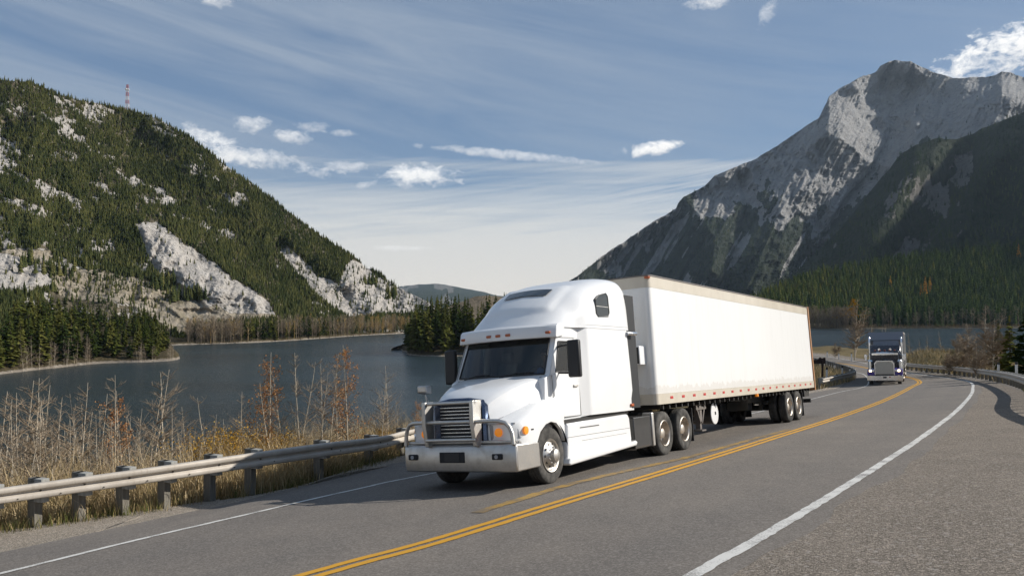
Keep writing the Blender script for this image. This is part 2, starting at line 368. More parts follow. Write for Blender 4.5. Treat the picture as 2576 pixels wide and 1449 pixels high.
cliffB = [(704, 627), (726, 627), (771, 666), (799, 694), (854, 713), (871, 666), (888, 655), (912, 664), (938, 688), (988, 719), (1093, 761), (1093, 790), (965, 790), (910, 799), (882, 802), (840, 777), (799, 744), (771, 711), (729, 666)]
quarry = [(-300, 620), (0, 638), (40, 646), (90, 668), (132, 704), (130, 724), (66, 738), (0, 735), (-300, 740)]
bench = [(-300, 615), (0, 628), (126, 630), (137, 649), (116, 667), (47, 646), (0, 636), (-300, 630)]
fan = [(311, 744), (390, 744), (487, 812), (480, 850), (437, 836), (369, 786), (316, 762)]
pile = [(432, 773), (548, 771), (577, 788), (500, 812), (474, 812)]
apron = [(395, 722), (448, 709), (500, 741), (527, 775), (580, 791), (690, 790), (700, 802), (560, 815), (470, 815), (395, 746)]
soilz = [(112, 668), (180, 676), (255, 682), (400, 712), (402, 750), (330, 762), (250, 760), (150, 745)]
scree = [(560, 788), (700, 790), (900, 795), (1000, 790), (1000, 830), (560, 830)]
def rough_in(PX, PY, poly, w=9, s=3): # softened, ragged membership
    a = PX + (fbm(PX * .05, PY * .05, 4, s) - .5) * 2 * w; b = PY + (fbm(PX * .05 + 9, PY * .05, 4, s + 9) - .5) * 2 * w
    return inpoly(a, b, poly)
def hill_rock(PX, PY, T):
    r = .33 * np.ones_like(PX)
    n = .6 * fbm(PX * .012, PY * .03 - PX * .012, 5, 77, .6) + .4 * fbm(PX * .05, PY * .11 - PX * .05, 5, 78, .65)
    r = r + .9 * sstep(.50, .58, n + .075 * sstep(330, 0, PX) - .068)
    for q in (cliffA, cliffB, quarry): r = np.where(rough_in(PX, PY, q, 7), 1.05, r)
    for q, k in ((fan, -.7), (apron, -.6), (pile, -.7), (bench, -.7), (scree, -.5)): r = np.where(rough_in(PX, PY, q, 4), k, r)
    r = np.where(rough_in(PX, PY, soilz, 6), -.45, r); return r
def hill_amp(PX, PY, T):
    a = 16. + 0 * PX
    def soft(q, w): return sstep(0, w, np.where(inpoly(PX, PY, q), segdist(PX, PY, q + q[:1])[0], 0))
    for q in (cliffA, cliffB): a = a + 16 * soft(q, 26)
    for q in (fan, pile, bench, apron): a = a - 13 * soft(q, 12)
    return a
def hill_feat(PX, PY, T):
    d = 0 * PX
    for pl, h, w in (([(345, 560), (500, 620), (690, 770)], -22, 26), ([(705, 620), (800, 690), (890, 790)], 26, 22), ([(740, 600), (860, 690), (960, 790)], -16, 26), ([(905, 655), (985, 730), (1000, 800)], 14, 20),
                     ([(120, 320), (250, 470), (380, 600)], -26, 60), ([(300, 330), (470, 480), (640, 640), (760, 760)], 30, 50), ([(420, 330), (640, 520), (840, 680)], -20, 45)):
        d = d + h * np.exp(-(segdist(PX, PY, pl)[0] / w) ** 2)
    return .32 * d * sstep(0, .1, T)
HILL = relief('hill', M['hill'], -260, 1100, 420, 260,
    [(-260, 905, 330), (0, 884, 385), (200, 868, 425), (420, 862, 468), (640, 858, 492), (800, 850, 540), (1010, 839, 628), (1100, 836, 655)],
    [(-260, 215, 640), (-60, 200, 690), (0, 203, 715), (80, 207, 735), (150, 240, 755), (250, 262, 785), (330, 279, 800), (400, 300, 795), (480, 347, 785), (600, 440, 772), (690, 505, 762), (780, 575, 750), (850, 622, 738), (905, 656, 726), (918, 672, 722), (960, 692, 715), (1000, 722, 708), (1060, 751, 698), (1092, 767, 690), (1100, 772, 690)],
    hill_feat, hill_amp, 55., 11, 1.0, 1.2, hill_rock, g=.6, gul=9.)
M['mountain'] = m_rock('grey_mountain_rock', ((.022, .030, .022), (.040, .050, .036), (.085, .085, .075)), ((.21, .208, .208), (.29, .285, .28), (.37, .362, .352)), .010, (.09, .09, .095))
spur = [(2075, 285), (2078, 329), (2051, 372), (2028, 429), (2018, 472), (1971, 519), (1930, 610), (1880, 720)]
gully = [(2300, 215), (2262, 270), (2244, 329), (2211, 389), (2178, 440), (2131, 490), (2085, 560), (2040, 650)]
mid_sp = [(1720, 500), (1760, 540), (1800, 600), (1790, 680)]
gl2 = [(1850, 425), (1880, 520), (1850, 620), (1820, 720)]
def mtn_feat(PX, PY, T):
    ds, ss, _ = segdist(PX, PY, spur); dg, sg, _ = segdist(PX, PY, gully)
    # the way runs downwards in the picture: its left side (sg<0 in picture axes) is the right-hand side
    right = PX > np.interp(PY, [q[1] for q in spur], [q[0] for q in spur])
    rg = PX > np.interp(PY, [q[1] for q in gully], [q[0] for q in gully])
    e = sstep(0, .12, 1 - T)
    d = np.where(right, np.minimum(ds * 2.6, 420), np.minimum(ds * 1.5, 330))
    d = np.where(rg, 420 - np.minimum(dg * 2.9, 640), d)
    d2, _, _ = segdist(PX, PY, mid_sp); d = d - 150 * np.exp(-d2 / 45) * (~right)
    d3, _, _ = segdist(PX, PY, gl2); d = d + 120 * np.exp(-d3 / 30) * (~right)
    return (d - 150) * (.15 + .85 * e)
def mtn_rock(PX, PY, T):
    n = fbm(PX * .018 + PY * .006, PY * .012 - PX * .004, 5, 55, .6)
    lim = np.interp(PX, [1440, 1600, 1720, 1850, 1980, 2100, 2200, 2330], [650, 560, 500, 500, 520, 560, 500, 420])   # rough upper limit of the woods
    f = (PY - lim) / 120 + (n - .5) * 3.0
    r = 1.05 - sstep(-.1, .25, f) * .95
    st = fbm(PX * .05 + PY * .03, PY * .008, 4, 66); r = np.where((st > .62) & (PY > 520), np.maximum(r, .75), r)
    return r
MTN = relief('mountain', M['mountain'], 1250, 2860, 660, 380,
    [(1250, 792, 2250), (1380, 792, 2300), (1700, 792, 2300), (2100, 792, 2250), (2860, 792, 2200)],
    [(1250, 790, 2300), (1320, 766, 2400), (1380, 736, 2500), (1450, 697, 2650), (1500, 655, 2750), (1560, 615, 2850), (1640, 560, 2950), (1700, 525, 3000), (1706, 512, 3000), (1720, 496, 3000), (1770, 470, 3050), (1800, 442, 3080), (1850, 420, 3100), (1900, 400, 3150), (1960, 365, 3200), (2000, 337, 3250), (2060, 297, 3300), (2078, 262, 3320), (2085, 245, 3330), (2110, 225, 3350), (2150, 202, 3400), (2185, 187, 3420), (2200, 184, 3430), (2215, 166, 3440), (2250, 153, 3450), (2290, 155, 3450), (2330, 175, 3450), (2365, 187, 3450), (2400, 197, 3450), (2480, 195, 3400), (2500, 190, 3400), (2520, 182, 3400), (2545, 184, 3400), (2576, 196, 3400), (2860, 260, 3300)],
    mtn_feat, 175., 300., 5, 1.15, 1.6, mtn_rock, octv=9, g=.60, gul=85.)
M['ridge'] = m_rock('wooded_ridge', ((.016, .022, .012), (.028, .036, .018), (.05, .055, .03)), ((.10, .092, .082), (.15, .14, .128), (.2, .19, .175)), .02, (.05, .05, .05))
def ridge_rock(PX, PY, T):
    n = fbm(PX * .02 + PY * .012, PY * .012 - PX * .006, 4, 91)
    return .1 + .75 * sstep(.53, .74, n + .35 * (fbm(PX * .12 + PY * .05, PY * .05, 4, 17) - .5)) * sstep(1.0, .8, T) * (PX < 2450)
def ridge_feat(PX, PY, T):
    d = 0 * PX
    for pl, h, w in (([(2330, 380), (2260, 480), (2200, 600), (2120, 740)], -110, 50), ([(2430, 360), (2330, 520), (2280, 660)], 90, 45), ([(2540, 330), (2440, 480), (2380, 640)], -90, 50)):
        d = d + h * np.exp(-(segdist(PX, PY, pl)[0] / w) ** 2)
    return d * sstep(0, .15, T) * sstep(1.02, .8, T)
RIDGE = relief('forest_ridge', M['ridge'], 1840, 3900, 480, 200,
    [(1840, 793, 1500), (2200, 795, 1300), (2576, 795, 1200), (2860, 795, 1150), (3300, 795, 950), (3900, 795, 800)],
    [(1840, 786, 1600), (1900, 752, 1650), (1985, 700, 1700), (2050, 640, 1750), (2118, 572, 1800), (2168, 509, 1850), (2211, 455, 1900), (2238, 425, 1920), (2265, 389, 1950), (2305, 365, 1960), (2351, 350, 1970), (2405, 350, 1970), (2441, 340, 1960), (2474, 322, 1950), (2518, 305, 1940), (2576, 282, 1900), (2860, 150, 1800), (3050, 60, 1600), (3300, -20, 1400), (3600, -60, 1200), (3900, -60, 1120)],  # crest past the right edge of view is unseen, raised to shade the foothill
    ridge_feat, 60., 170., 21, 1., 1.2, ridge_rock)
M['foothill'] = m_rock('wooded_foothill', ((.022, .026, .012), (.045, .045, .022), (.08, .07, .04)), ((.10, .09, .07), (.14, .125, .1), (.19, .17, .14)), .04)
FOOT = relief('foothill', M['foothill'], 1820, 2860, 200, 80,
    [(1820, 823, 813), (2040, 823, 813), (2200, 823, 813), (2420, 822, 829), (2576, 821, 845), (2860, 820, 860)],
    [(1820, 792, 980), (1900, 758, 1010), (1960, 726, 1040), (2060, 692, 1080), (2200, 668, 1120), (2300, 652, 1140), (2400, 641, 1150), (2576, 622, 1160), (2860, 590, 1170)],
    None, 26., 90., 33, .9, 1.2)
M['far'] = m_rock('distant_hill', ((.020, .028, .016), (.035, .045, .025), (.06, .065, .045)), ((.12, .115, .10), (.16, .15, .13), (.2, .19, .17)), .004)
relief('far_hill', M['far'], 930, 1900, 220, 50, [(930, 789, 2200), (1900, 789, 2200)],
    [(930, 745, 8600), (985, 726, 8600), (1010, 720, 8600), (1050, 716, 8600), (1095, 713, 8600), (1130, 718, 8600), (1175, 727, 8600), (1215, 734, 8600), (1250, 744, 8600), (1330, 750, 8600), (1450, 752, 8600), (1600, 756, 8600), (1750, 762, 8600), (1900, 772, 8600)],
    None, 260., 700., 44, 1., .5, lambda x, y, t: .2 + .55 * sstep(.6, .7, fbm(x * .04, y * .05, 4, 3)))
M['knoll'] = m_rock('bare_knoll', ((.11, .085, .055), (.17, .135, .09), (.24, .20, .15)), ((.2, .18, .15), (.27, .25, .22), (.34, .32, .29)), .05)
relief('knoll', M['knoll'], 1120, 1330, 50, 24, [(1120, 806, 1200), (1330, 806, 1200)], [(1120, 770, 1300), (1170, 757, 1320), (1190, 747, 1330), (1225, 743, 1330), (1262, 747, 1330), (1330, 760, 1320)], None, 20., 60., 8, 1., .6)
# low wooded points of land
def spit(name, shore, depth, rise, m, seed, n=60, k=14, bank=1.0, taper=0.):
    S = spline([(*at(x, y, 1)[:2] * 20 / (20 - at(x, y, 1)[2]),) for x, y in shore], n // max(1, len(shore) - 1))
    nrm = np.array(depth, float); t = np.linspace(0, 1, k); tp = (1 - taper * sstep(.72, .97, np.linspace(0, 1, len(S))))[:, None, None]; P = S[:, None] + nrm * (t[:, None] ** 1.4) * tp
    P = P + (fbm(P[..., 0] * .15, P[..., 1] * .15, 3, seed)[..., None] - .5) * np.array([2.5, 2.5])
    Z = -.5 + bank * sstep(0, .06, t)[None] * 1.3 + rise * t[None] * tp[..., 0] + (fbm(P[..., 0] * .12, P[..., 1] * .12, 4, seed + 3) - .5) * 1.4 * sstep(.0, .12, t)
    o = npmesh(name, np.concatenate([P, Z[..., None]], 2).reshape(-1, 3), gridfaces(len(S), k), m, True, {'rock': np.repeat((1.1 * sstep(.085, .02, t))[None], len(S), 0)})
    tag(o, kind='structure'); return P, Z
M['shore'] = m_rock('lake_shore', ((.045, .038, .02), (.085, .068, .038), (.13, .105, .065)), ((.17, .14, .11), (.25, .215, .175), (.36, .325, .28)), .16, (.09, .08, .065))
PT = spit('lake_point', [(-300, 990), (-80, 955), (0, 942), (120, 928), (250, 915), (380, 911), (446, 905), (434, 893), (418, 872)], (-70, 140), 11, M['shore'], 5, 80, taper=.9)
IS = spit('lake_island', [(985, 882), (1003, 878), (1016, 886), (1030, 894), (1080, 896), (1160, 896), (1260, 895), (1420, 893), (1560, 888)], (16, 55), 4, M['shore'], 15, 80)
FS = spit('far_shore', [(405, 872), (425, 869), (520, 866), (640, 862), (730, 857), (800, 852), (900, 845), (1010, 839), (1100, 834)], (-40, 90), 4, M['shore'], 25, 80, bank=1.2)
RS = spit('far_shore', [(1800, 829), (2040, 828), (2200, 827), (2420, 826), (2576, 825), (2860, 822)], (10, 60), 3, M['shore'], 35, 60, bank=1.)
n_ = np.array([.055, 1, -.119]); n_ /= np.linalg.norm(n_); d_ = np.array([1382., 181, 2156]); d_ -= n_ * (d_ @ n_); d_ /= np.linalg.norm(d_)
c2w = lambda v: v[0] * RT + v[1] * DN + v[2] * FWD
UP_T = -c2w(n_); FX_T = -c2w(d_); LY_T = np.cross(UP_T, FX_T)      # the big truck's axes: forwards, to its left, up
O_T = np.array([2.255, 19.984, 16.536])
# ------------------------------------------------------------------ vehicle materials
def m_body(name, col, rough=.28, dirt=.25):
    m = mat(name, col, rough, coat=.6); t = NT(m); p = t.pos()
    z = t.n('ShaderNodeSeparateXYZ', {0: p}).outputs[2]
    d = t.math('MULTIPLY', t.ramp(t.noise(t.pos((1, 1, .5)), 1.6, 5, .65), [(.42, (0, 0, 0)), (.75, (1, 1, 1))]), dirt)
    t.color(t.mix(d, col, tuple(k * .72 for k in (col[0], col[1] * .96, col[2] * .9))))
    t.rough(t.math('ADD', t.math('MULTIPLY', t.noise(p, 5, 4), .2), rough - .08)); return m
def m_metal(name, col, rough, dirt=.4):
    m = mat(name, col, rough, 1.); t = NT(m); p = t.pos()
    n = t.noise(p, 6, 5, .65); t.color(t.mix(t.math('MULTIPLY', t.ramp(n, [(.45, (0, 0, 0)), (.7, (1, 1, 1))]), dirt), col, (.30, .26, .21)))
    t.rough(t.math('ADD', t.math('MULTIPLY', n, .3), rough - .12)); return m
def m_rubber():
    m = mat('tyre_rubber', (.03, .03, .03), .85, spec=.2); t = NT(m); p = t.pos()
    t.color(t.ramp(t.noise(p, 5, 5, .65), [(.35, (.035, .034, .032)), (.7, (.12, .113, .103))])); t.bump(t.noise(p, 30, 2), .3, .01); return m
def m_trailer():
    m = mat('trailer_side_paint', (.8, .8, .78), .4, coat=.3); t = NT(m); p = t.pos(); x = t.n('ShaderNodeSeparateXYZ', {0: p})
    seam = t.math('LESS_THAN', t.math('FRACT', t.math('DIVIDE', x.outputs[0], .61)), .02)
    lowd = t.ramp(t.math('ADD', x.outputs[2], t.math('MULTIPLY', t.noise(t.pos((3, 1, .4)), 2., 5, .7), .9)), [(.36, (1, 1, 1)), (.52, (0, 0, 0))]) if False else t.math('MULTIPLY', t.ramp(t.noise(t.pos((2.2, 1, .25)), 2.0, 6, .7), [(.5, (0, 0, 0)), (.75, (1, 1, 1))]), .25)
    c = t.mix(lowd, (.80, .795, .775), (.60, .575, .53)); c = t.mix(t.math('MULTIPLY', seam, .22), c, (.45, .44, .42)); c = t.mix(t.math('MULTIPLY', t.math('LESS_THAN', t.math('ADD', x.outputs[2], t.math('MULTIPLY', t.noise(t.pos((2.5, 1, .6)), 2.5, 6, .7), -.55)), 1.24), .30), c, (.50, .44, .36)); t.color(c)
    t.bump(t.math('ADD', t.math('MULTIPLY', seam, -1.), t.math('MULTIPLY', t.noise(p, .9, 2), .6)), .25, .02); return m
M['white'] = m_body('white_truck_paint', (.82, .82, .815), .3, .12); M['trailer'] = m_trailer()
M['cream'] = m_body('cream_rail_paint', (.60, .54, .44), .55, .5); M['rust'] = m_metal('rusty_frame', (.34, .15, .05), .7, .6); M['rust'].node_tree.nodes['Principled BSDF'].inputs['Metallic'].default_value = 0
M['alu'] = m_metal('polished_aluminium', (.56, .54, .51), .40, .35); M['chrome'] = m_metal('chrome', (.8, .8, .8), .14, .1); M['dullalu'] = m_metal('brushed_aluminium', (.62, .595, .555), .44, .35)
M['rim'] = m_metal('wheel_rim', (.66, .60, .53), .42, .6); M['rubber'] = m_rubber()
M['frame'] = m_body('chassis_black', (.018, .017, .016), .6, .3); M['darkp'] = mat('black_plastic', (.02, .02, .021), .5); M['dirtymetal'] = m_body('dusty_steel', (.16, .14, .125), .7, .6)
M['glass'] = mat('dark_window_glass', (.012, .016, .017), .06, coat=.5, spec=.6); M['amber'] = mat('amber_lens', (.85, .25, .02), .25, emit=((1., .33, .03), .25)); M['amberd'] = mat('dull_amber_lens', (.42, .10, .03), .3)
M['clear'] = bpy.data.materials.new('tinted_cab_glass'); M['clear'].use_nodes = True
def _glass(m, tint):
    t = m.node_tree; t.nodes.remove(t.nodes['Principled BSDF']); a = t.nodes.new('ShaderNodeBsdfTransparent'); a.inputs[0].default_value = (*tint, 1); g = t.nodes.new('ShaderNodeBsdfGlossy'); g.inputs['Roughness'].default_value = .03; f = t.nodes.new('ShaderNodeFresnel'); f.inputs[0].default_value = 1.75
    x = t.nodes.new('ShaderNodeMixShader'); t.links.new(f.outputs[0], x.inputs[0]); t.links.new(a.outputs[0], x.inputs[1]); t.links.new(g.outputs[0], x.inputs[2]); t.links.new(x.outputs[0], t.nodes['Material Output'].inputs['Surface'])
_glass(M['clear'], (.66, .74, .72))
M['lens'] = mat('lamp_lens', (.30, .31, .33), .12, coat=.6); M['seam'] = mat('panel_gap', (.10, .10, .10), .8); M['gseam'] = mat('pale_panel_gap', (.42, .42, .42), .8); M['red'] = mat('red_reflective_tape', (.50, .045, .04), .4); M['tapew'] = mat('white_reflective_tape', (.7, .68, .64), .4)
M['skychrome'] = m_metal('sky_reflection_chrome', (.10, .13, .20), .22, .1); M['grill'] = mat('grille_black', (.008, .009, .012), .6)  # surround is chrome; the sky's blue reflection is painted into its colour
M['visorp'] = m_body('visor_white', (.78, .78, .775), .32, .1)

def tyre(mb, c, r=.5, w=.28, s=1, ri=.285):  # s: which way the outer face looks along y
    P = [(ri, -w * .42), (r * .74, -w * .5), (r * .93, -w * .48), (r * .985, -w * .40), (r, -w * .3), (r, -.14 * w), (r * .975, -.12 * w), (r * .975, -.1 * w), (r, -.08 * w), (r, .08 * w), (r * .975, .1 * w), (r * .975, .12 * w), (r, .14 * w), (r, w * .3), (r * .985, w * .40), (r * .93, w * .48), (r * .74, w * .5), (ri, w * .42)]
    return mb.lathe(P, c, 44)
def wheel(parent, x, z, y, s, r=.5, dual=False, front=False):
    mb = MB(); w = .27
    tyre(mb, (x, y - s * w / 2, z), r, w, s)
    if dual: tyre(mb, (x, y - s * (w * 1.5 + .06), z), r, w, s)
    o = mb.build('wheel', M['rubber'], parent); q = MB(); k = lambda t: y - s * t - 0
    if front:                                # domed polished disc with hand holes and a hub
        for rad, t in (): pass
        q.lathe([(.30, s * -.02), (.295, s * .005), (.27, s * -.005), (.255, s * -.045), (.235, s * -.03), (.16, s * .03), (.135, s * .04), (.12, s * .05), (.11, s * .12), (.06, s * .14), (.002, s * .142)], (x, y, z), 40)
        rim = q.build('rim', M['alu'], o); h = MB()
        for a in range(10): h.cyl((x + .195 * math.cos(a * .628), y - .005 * s, z + .195 * math.sin(a * .628)), (x + .195 * math.cos(a * .628), y + .006 * s, z + .195 * math.sin(a * .628)), .026, 10)
        h.build('hand_holes', M['darkp'], o); b = MB()
        for a in range(10): b.cyl((x + .14 * math.cos(a * .628 + .3), y + .03 * s, z + .14 * math.sin(a * .628 + .3)), (x + .14 * math.cos(a * .628 + .3), y + .065 * s, z + .14 * math.sin(a * .628 + .3)), .015, 6)
        b.build('wheel_nuts', M['chrome'], o)
    else:
        q.lathe([(.30, s * -.015), (.285, s * .0), (.265, s * -.02), (.25, s * -.16), (.20, s * -.17), (.17, s * -.19), (.115, s * -.185), (.11, s * -.06), (.07, s * -.045), (.002, s * -.042)], (x, y, z), 36)
        q.build('rim', M['rim'], o); b = MB()
        for a in range(10): b.cyl((x + .145 * math.cos(a * .628), y - .185 * s, z + .145 * math.sin(a * .628)), (x + .145 * math.cos(a * .628), y - .145 * s, z + .145 * math.sin(a * .628)), .014, 6)
        b.build('wheel_nuts', M['rim'], o)
    return o
# ------------------------------------------------------------------ the big white truck: x forwards from the trailer's nose, y to its left, z up
T = bpy.data.objects.new('semi_truck', None); COL.objects.link(T)
T.matrix_world = Matrix(((FX_T[0], LY_T[0], UP_T[0], O_T[0]), (FX_T[1], LY_T[1], UP_T[1], O_T[1]), (FX_T[2], LY_T[2], UP_T[2], O_T[2]), (0, 0, 0, 1)))
tag(T, 'white semi truck pulling a long white box trailer along the highway', 'semi truck')
# trailer
rc = .13; arc = [(-rc + rc * math.sin(a), 1.30 - rc + rc * math.cos(a)) for a in np.linspace(0, math.pi / 2, 7)]
out = [(-14.58, 1.30)] + arc; out = out + [(x, -y) for x, y in out[::-1]]
b = MB(); b.loft([[(x, y, z) for x, y in out] for z in (1.36, 3.80)]); b.build('trailer_body', M['trailer'], T, smooth=30)
sc_ = lambda k: [(x + (k if x > -7 else -k), y + math.copysign(k, y)) for x, y in out]
b = MB(); b.loft([[(x, y, z) for x, y in sc_(.006)] for z in (3.80, 4.06)]); b.build('trailer_top_rail', M['cream'], T, smooth=30)
b = MB(); b.loft([[(x, y, z) for x, y in sc_(.022)] for z in (4.062, 4.09)]); b.build('trailer_roof', M['dirtymetal'], T, smooth=30)
b = MB(); b.loft([[(x, y, z) for x, y in sc_(.010)] for z in (1.12, 1.358)]); rl_ = b.build('trailer_bottom_rail', M['cream'], T, smooth=30)
for k in range(19):
    x = -.75 - k * .735; b = MB(); b.box(x - .17, x, 1.3105, 1.316, 1.225, 1.285); b.build('reflective_tape', M['red'], T)
b = MB(); b.box(-14.72, -14.585, 1.27, 1.335, 1.02, 4.1); b.box(-14.66, -14.595, -1.325, -1.27, 1.02, 4.1); b.box(-14.66, -14.595, -1.27, 1.27, 1.02, 1.14); b.box(-14.66, -14.595, -1.27, 1.27, 4.0, 4.1)
b.build('trailer_rear_frame', M['rust'], T, .006)
b = MB(); b.box(-14.64, -14.6, -1.26, -.005, 1.15, 3.99); b.build('trailer_door', M['white'], T); b = MB(); b.box(-14.64, -14.6, .005, 1.26, 1.15, 3.99); b.build('trailer_door', M['white'], T)
b = MB(); b.box(-.08, .025, 1.20, 1.32, 4.0, 4.055); b.build('marker_lamp', M['amberd'], T, .015); b = MB(); b.box(-.08, .025, -1.32, -1.20, 4.0, 4.055); b.build('marker_lamp', M['amberd'], T, .015)
b = MB(); b.box(-7.6, -7.5, 1.25, 1.325, 1.03, 1.115); b.build('marker_lamp', M['amber'], T, .015)
b = MB()                                     # cross members, slider rails, frame beneath the floor
for k in range(36): b.box(-.5 - k * .39, -.44 - k * .39, -1.24, 1.24, 1.0, 1.118)
for s in (1, -1): b.box(-14.3, -9.2, s * .5 - .06, s * .5 + .06, .80, 1.0)
b.box(-1.9, -.3, -.5, .5, .97, 1.0); b.build('trailer_underframe', M['frame'], T)
b = MB()
for x in (-11.1, -12.25): b.cyl((x, -.95, .55), (x, .95, .55), .075, 10)
for s in (1, -1):
    for x in (-10.5, -11.68, -12.85): b.prism([(x - .12, .8), (x + .12, .8), (x + .05, .5), (x - .05, .5)], s * .5 - .05, s * .5 + .05)
    b.box(-12.9, -10.4, s * .55 - .04, s * .55 + .04, .62, .70)
b.box(-10.0, -9.6, -.35, .35, .55, .85); b.build('trailer_suspension', M['frame'], T)
for x in (-11.1, -12.25):
    for s in (1, -1): wheel(T, x, .565, s * 1.29, s, .50, True)
for y in (.62, -1.25):
    b = MB(); b.box(-13.02, -12.99, y, y + .63, .18, 1.0); b.build('trailer_mud_flap', M['darkp'], T)
b = MB(); b.box(-14.62, -14.5, -1.15, 1.15, .58, .72)
for s in (.55, -.55): b.box(-14.56, -14.5, s - .05, s + .05, .7, 1.03)
b.box(-14.1, -13.4, .95, 1.22, .82, 1.02); b.build('rear_underride_bar', M['frame'], T, .006)
for s in (1, -1):                            # landing gear
    b = MB(); y = s * 1.0; b.box(-2.86, -2.70, y - .08, y + .08, .55, 1.0); b.box(-2.84, -2.72, y - .06, y + .06, .36, .55); b.box(-2.93, -2.63, y - .14, y + .14, .31, .35)
    b.prism([(-3.14, 1.0), (-3.05, 1.0), (-2.80, .52), (-2.84, .50)], y + .082 * s - .012, y + .082 * s + .012); b.prism([(-2.42, 1.0), (-2.51, 1.0), (-2.74, .50), (-2.70, .50)], y + .082 * s - .012, y + .082 * s + .012)
    b.box(-3.15, -2.4, y - .1, y + .1, .985, 1.02); b.box(-3.14, -2.42, y + .06 * s, y + .10 * s, .86, .93); b.v = [(x - .5, yy, z) for x, yy, z in b.v]; b.build('landing_leg', M['dirtymetal'], T, .006)
b = MB(); b.cyl((-3.28, -.9, .72), (-3.28, .9, .72), .03, 8); b.build('landing_gear_shaft', M['dirtymetal'], T)
b = MB(); b.cyl((-4.5, .35, .70), (-4.5, 1.0, .70), .285, 32); dr_ = b.build('drum_tank', M['frame'], T)
b = MB(); b.lathe([(.285, .0), (.28, .02), (.02, .035), (.001, .035)], (-4.5, 1.0, .70), 32); b.build('end_cap', M['white'], dr_)
b = MB(); b.box(-4.535, -4.465, 1.03, 1.045, .67, .75); b.box(-4.53, -4.47, 1.03, 1.044, .9, .985); b.build('clasp', M['darkp'], dr_)
b = MB()
for x in (-4.7, -4.3): b.box(x - .03, x + .03, .4, .95, .9, 1.0)
b.build('hanger', M['frame'], dr_)
b = MB(); b.box(.0, .34, .60, 1.10, 2.03, 2.46); bx_ = b.build('trailer_control_box', M['white'], T, .02); b = MB(); b.box(.341, .348, .62, 1.08, 2.06, 2.43); b.build('vent', M['darkp'], bx_)
# tractor chassis
b = MB()
for s in (1, -1): b.box(-2.55, 5.6, s * .43 - .045, s * .43 + .045, .62, .90)
for x in (-2.4, -1.0, .3, 1.2): b.box(x - .06, x + .06, -.43, .43, .66, .86)
b.box(1.0, 5.5, -.62, .62, .45, 1.3); b.cyl((-.39, -.9, .46), (-.39, .9, .46), .09, 10); b.cyl((-1.62, -.9, .46), (-1.62, .9, .46), .09, 10); b.cyl((4.65, -.9, .42), (4.65, .9, .42), .07, 10)
b.build('chassis', M['frame'], T)
b = MB(); b.lathe([(.0, 0), (.46, 0), (.46, .06), (.0, .07)], (-1.0, 0, .90), 28, 'z'); b.prism([(-1.7, .9), (-.3, .9), (-.4, .96), (-1.6, .96)], -.45, .45); b.build('fifth_wheel', M['frame'], T)
for s in (1, -1):
    b = MB(); b.box(.16, 1.12, min(s * .72, s * 1.2), max(s * .72, s * 1.2), .22, .90); b.build('battery_box', M['frame'], T, .02)
b = MB(); b.box(.10, .22, 1.0, 1.235, .22, .96); b.build('quarter_fender', M['dullalu'], T, .02)
for y in (.62, -1.24):
    b = MB(); b.box(-2.26, -2.23, y, y + .62, .14, .95); b.build('mud_flap', M['darkp'], T)
for x in (-.39, -1.62):
    for s in (1, -1): wheel(T, x, .465 - .012 * (x + 1), s * 1.27, s, .50, True)
for s in (1, -1): wheel(T, 4.65, .425, s * 1.16, s, .505, front=True)
# cab and sleeper shell
def ring(xb, xm, xt, w, zb, zm, zt, tum=.03):
    r = []
    for s in (1, -1):
        q = [(xb, s * (w - .015), zb), (xm, s * w, zm), ((xm + xt) / 2, s * (w - .3 * tum), (zm + zt) / 2), (xt, s * (w - tum), zt)]; r += q if s == 1 else q[::-1]
    return r
rings = [ring(1.05, 1.12, 1.20, 1.212, 1.06, 1.86, 2.86, .004), ring(1.3, 1.35, 1.4, 1.220, 1.06, 1.86, 2.86, .008), ring(2.98, 2.98, 2.98, 1.220, 1.06, 1.86, 2.86, .008), ring(3.10, 3.10, 3.08, 1.205, 1.06, 1.86, 2.86, .01), ring(3.24, 3.24, 3.2, 1.10, 1.04, 1.86, 2.86), ring(3.4, 3.4, 3.35, 1.085, 1.02, 1.86, 2.84), ring(4.42, 4.36, 3.99, 1.075, 1.0, 1.86, 2.60)]
b = MB(); b.loft(rings, True, False); b.f = [f for j, f in enumerate(b.f) if not (j // 8 == 5 and j % 8 in (1, 2, 4, 5))]; b.f.append(tuple(range(8))[::-1])
def wsx(y, z, w=1.06): # bowed, raked screen surface
    t = (z - 1.86) / .74; return (4.36 + (3.99 - 4.36) * t) + .28 * (1 - (y / w) ** 2) * (1 - .05 * t)
ys = np.linspace(-1.06, 1.06, 17); zs = np.linspace(1.80, 2.62, 6)
ys = np.r_[-1.06, -1.0, np.linspace(-.95, .95, 15), 1.0, 1.06]; zs = np.array([1.80, 1.885, 2.05, 2.25, 2.45, 2.575, 2.62])
P = [[(wsx(y, z), y * (1 - .018 * (z - 1.8)), z) for y in ys] for z in zs]; nf = len(b.f); b.grid(P)
b.f = b.f[:nf] + [f for j, f in enumerate(b.f[nf:]) if not (1 <= j // 18 <= 4 and 2 <= j % 18 <= 15)]
b.grid([[(wsx(y, 1.8), y, 1.8), (wsx(y, 1.8), y, 1.0)] for y in ys]); b.grid([[(wsx(y, 2.62), y, 2.62), (3.6, y, 2.7)] for y in ys])
cab = b.build('cab', M['white'], T, smooth=50)
yg = np.linspace(-.97, .97, 17); zg = np.linspace(1.895, 2.565, 7)
b = MB(); Pq = [[(wsx(y, z) + .012, y * (1 - .05 * (z - 1.9)), z) for y in yg] for z in zg]; b.grid(Pq); ws = b.build('windshield', M['clear'], T)
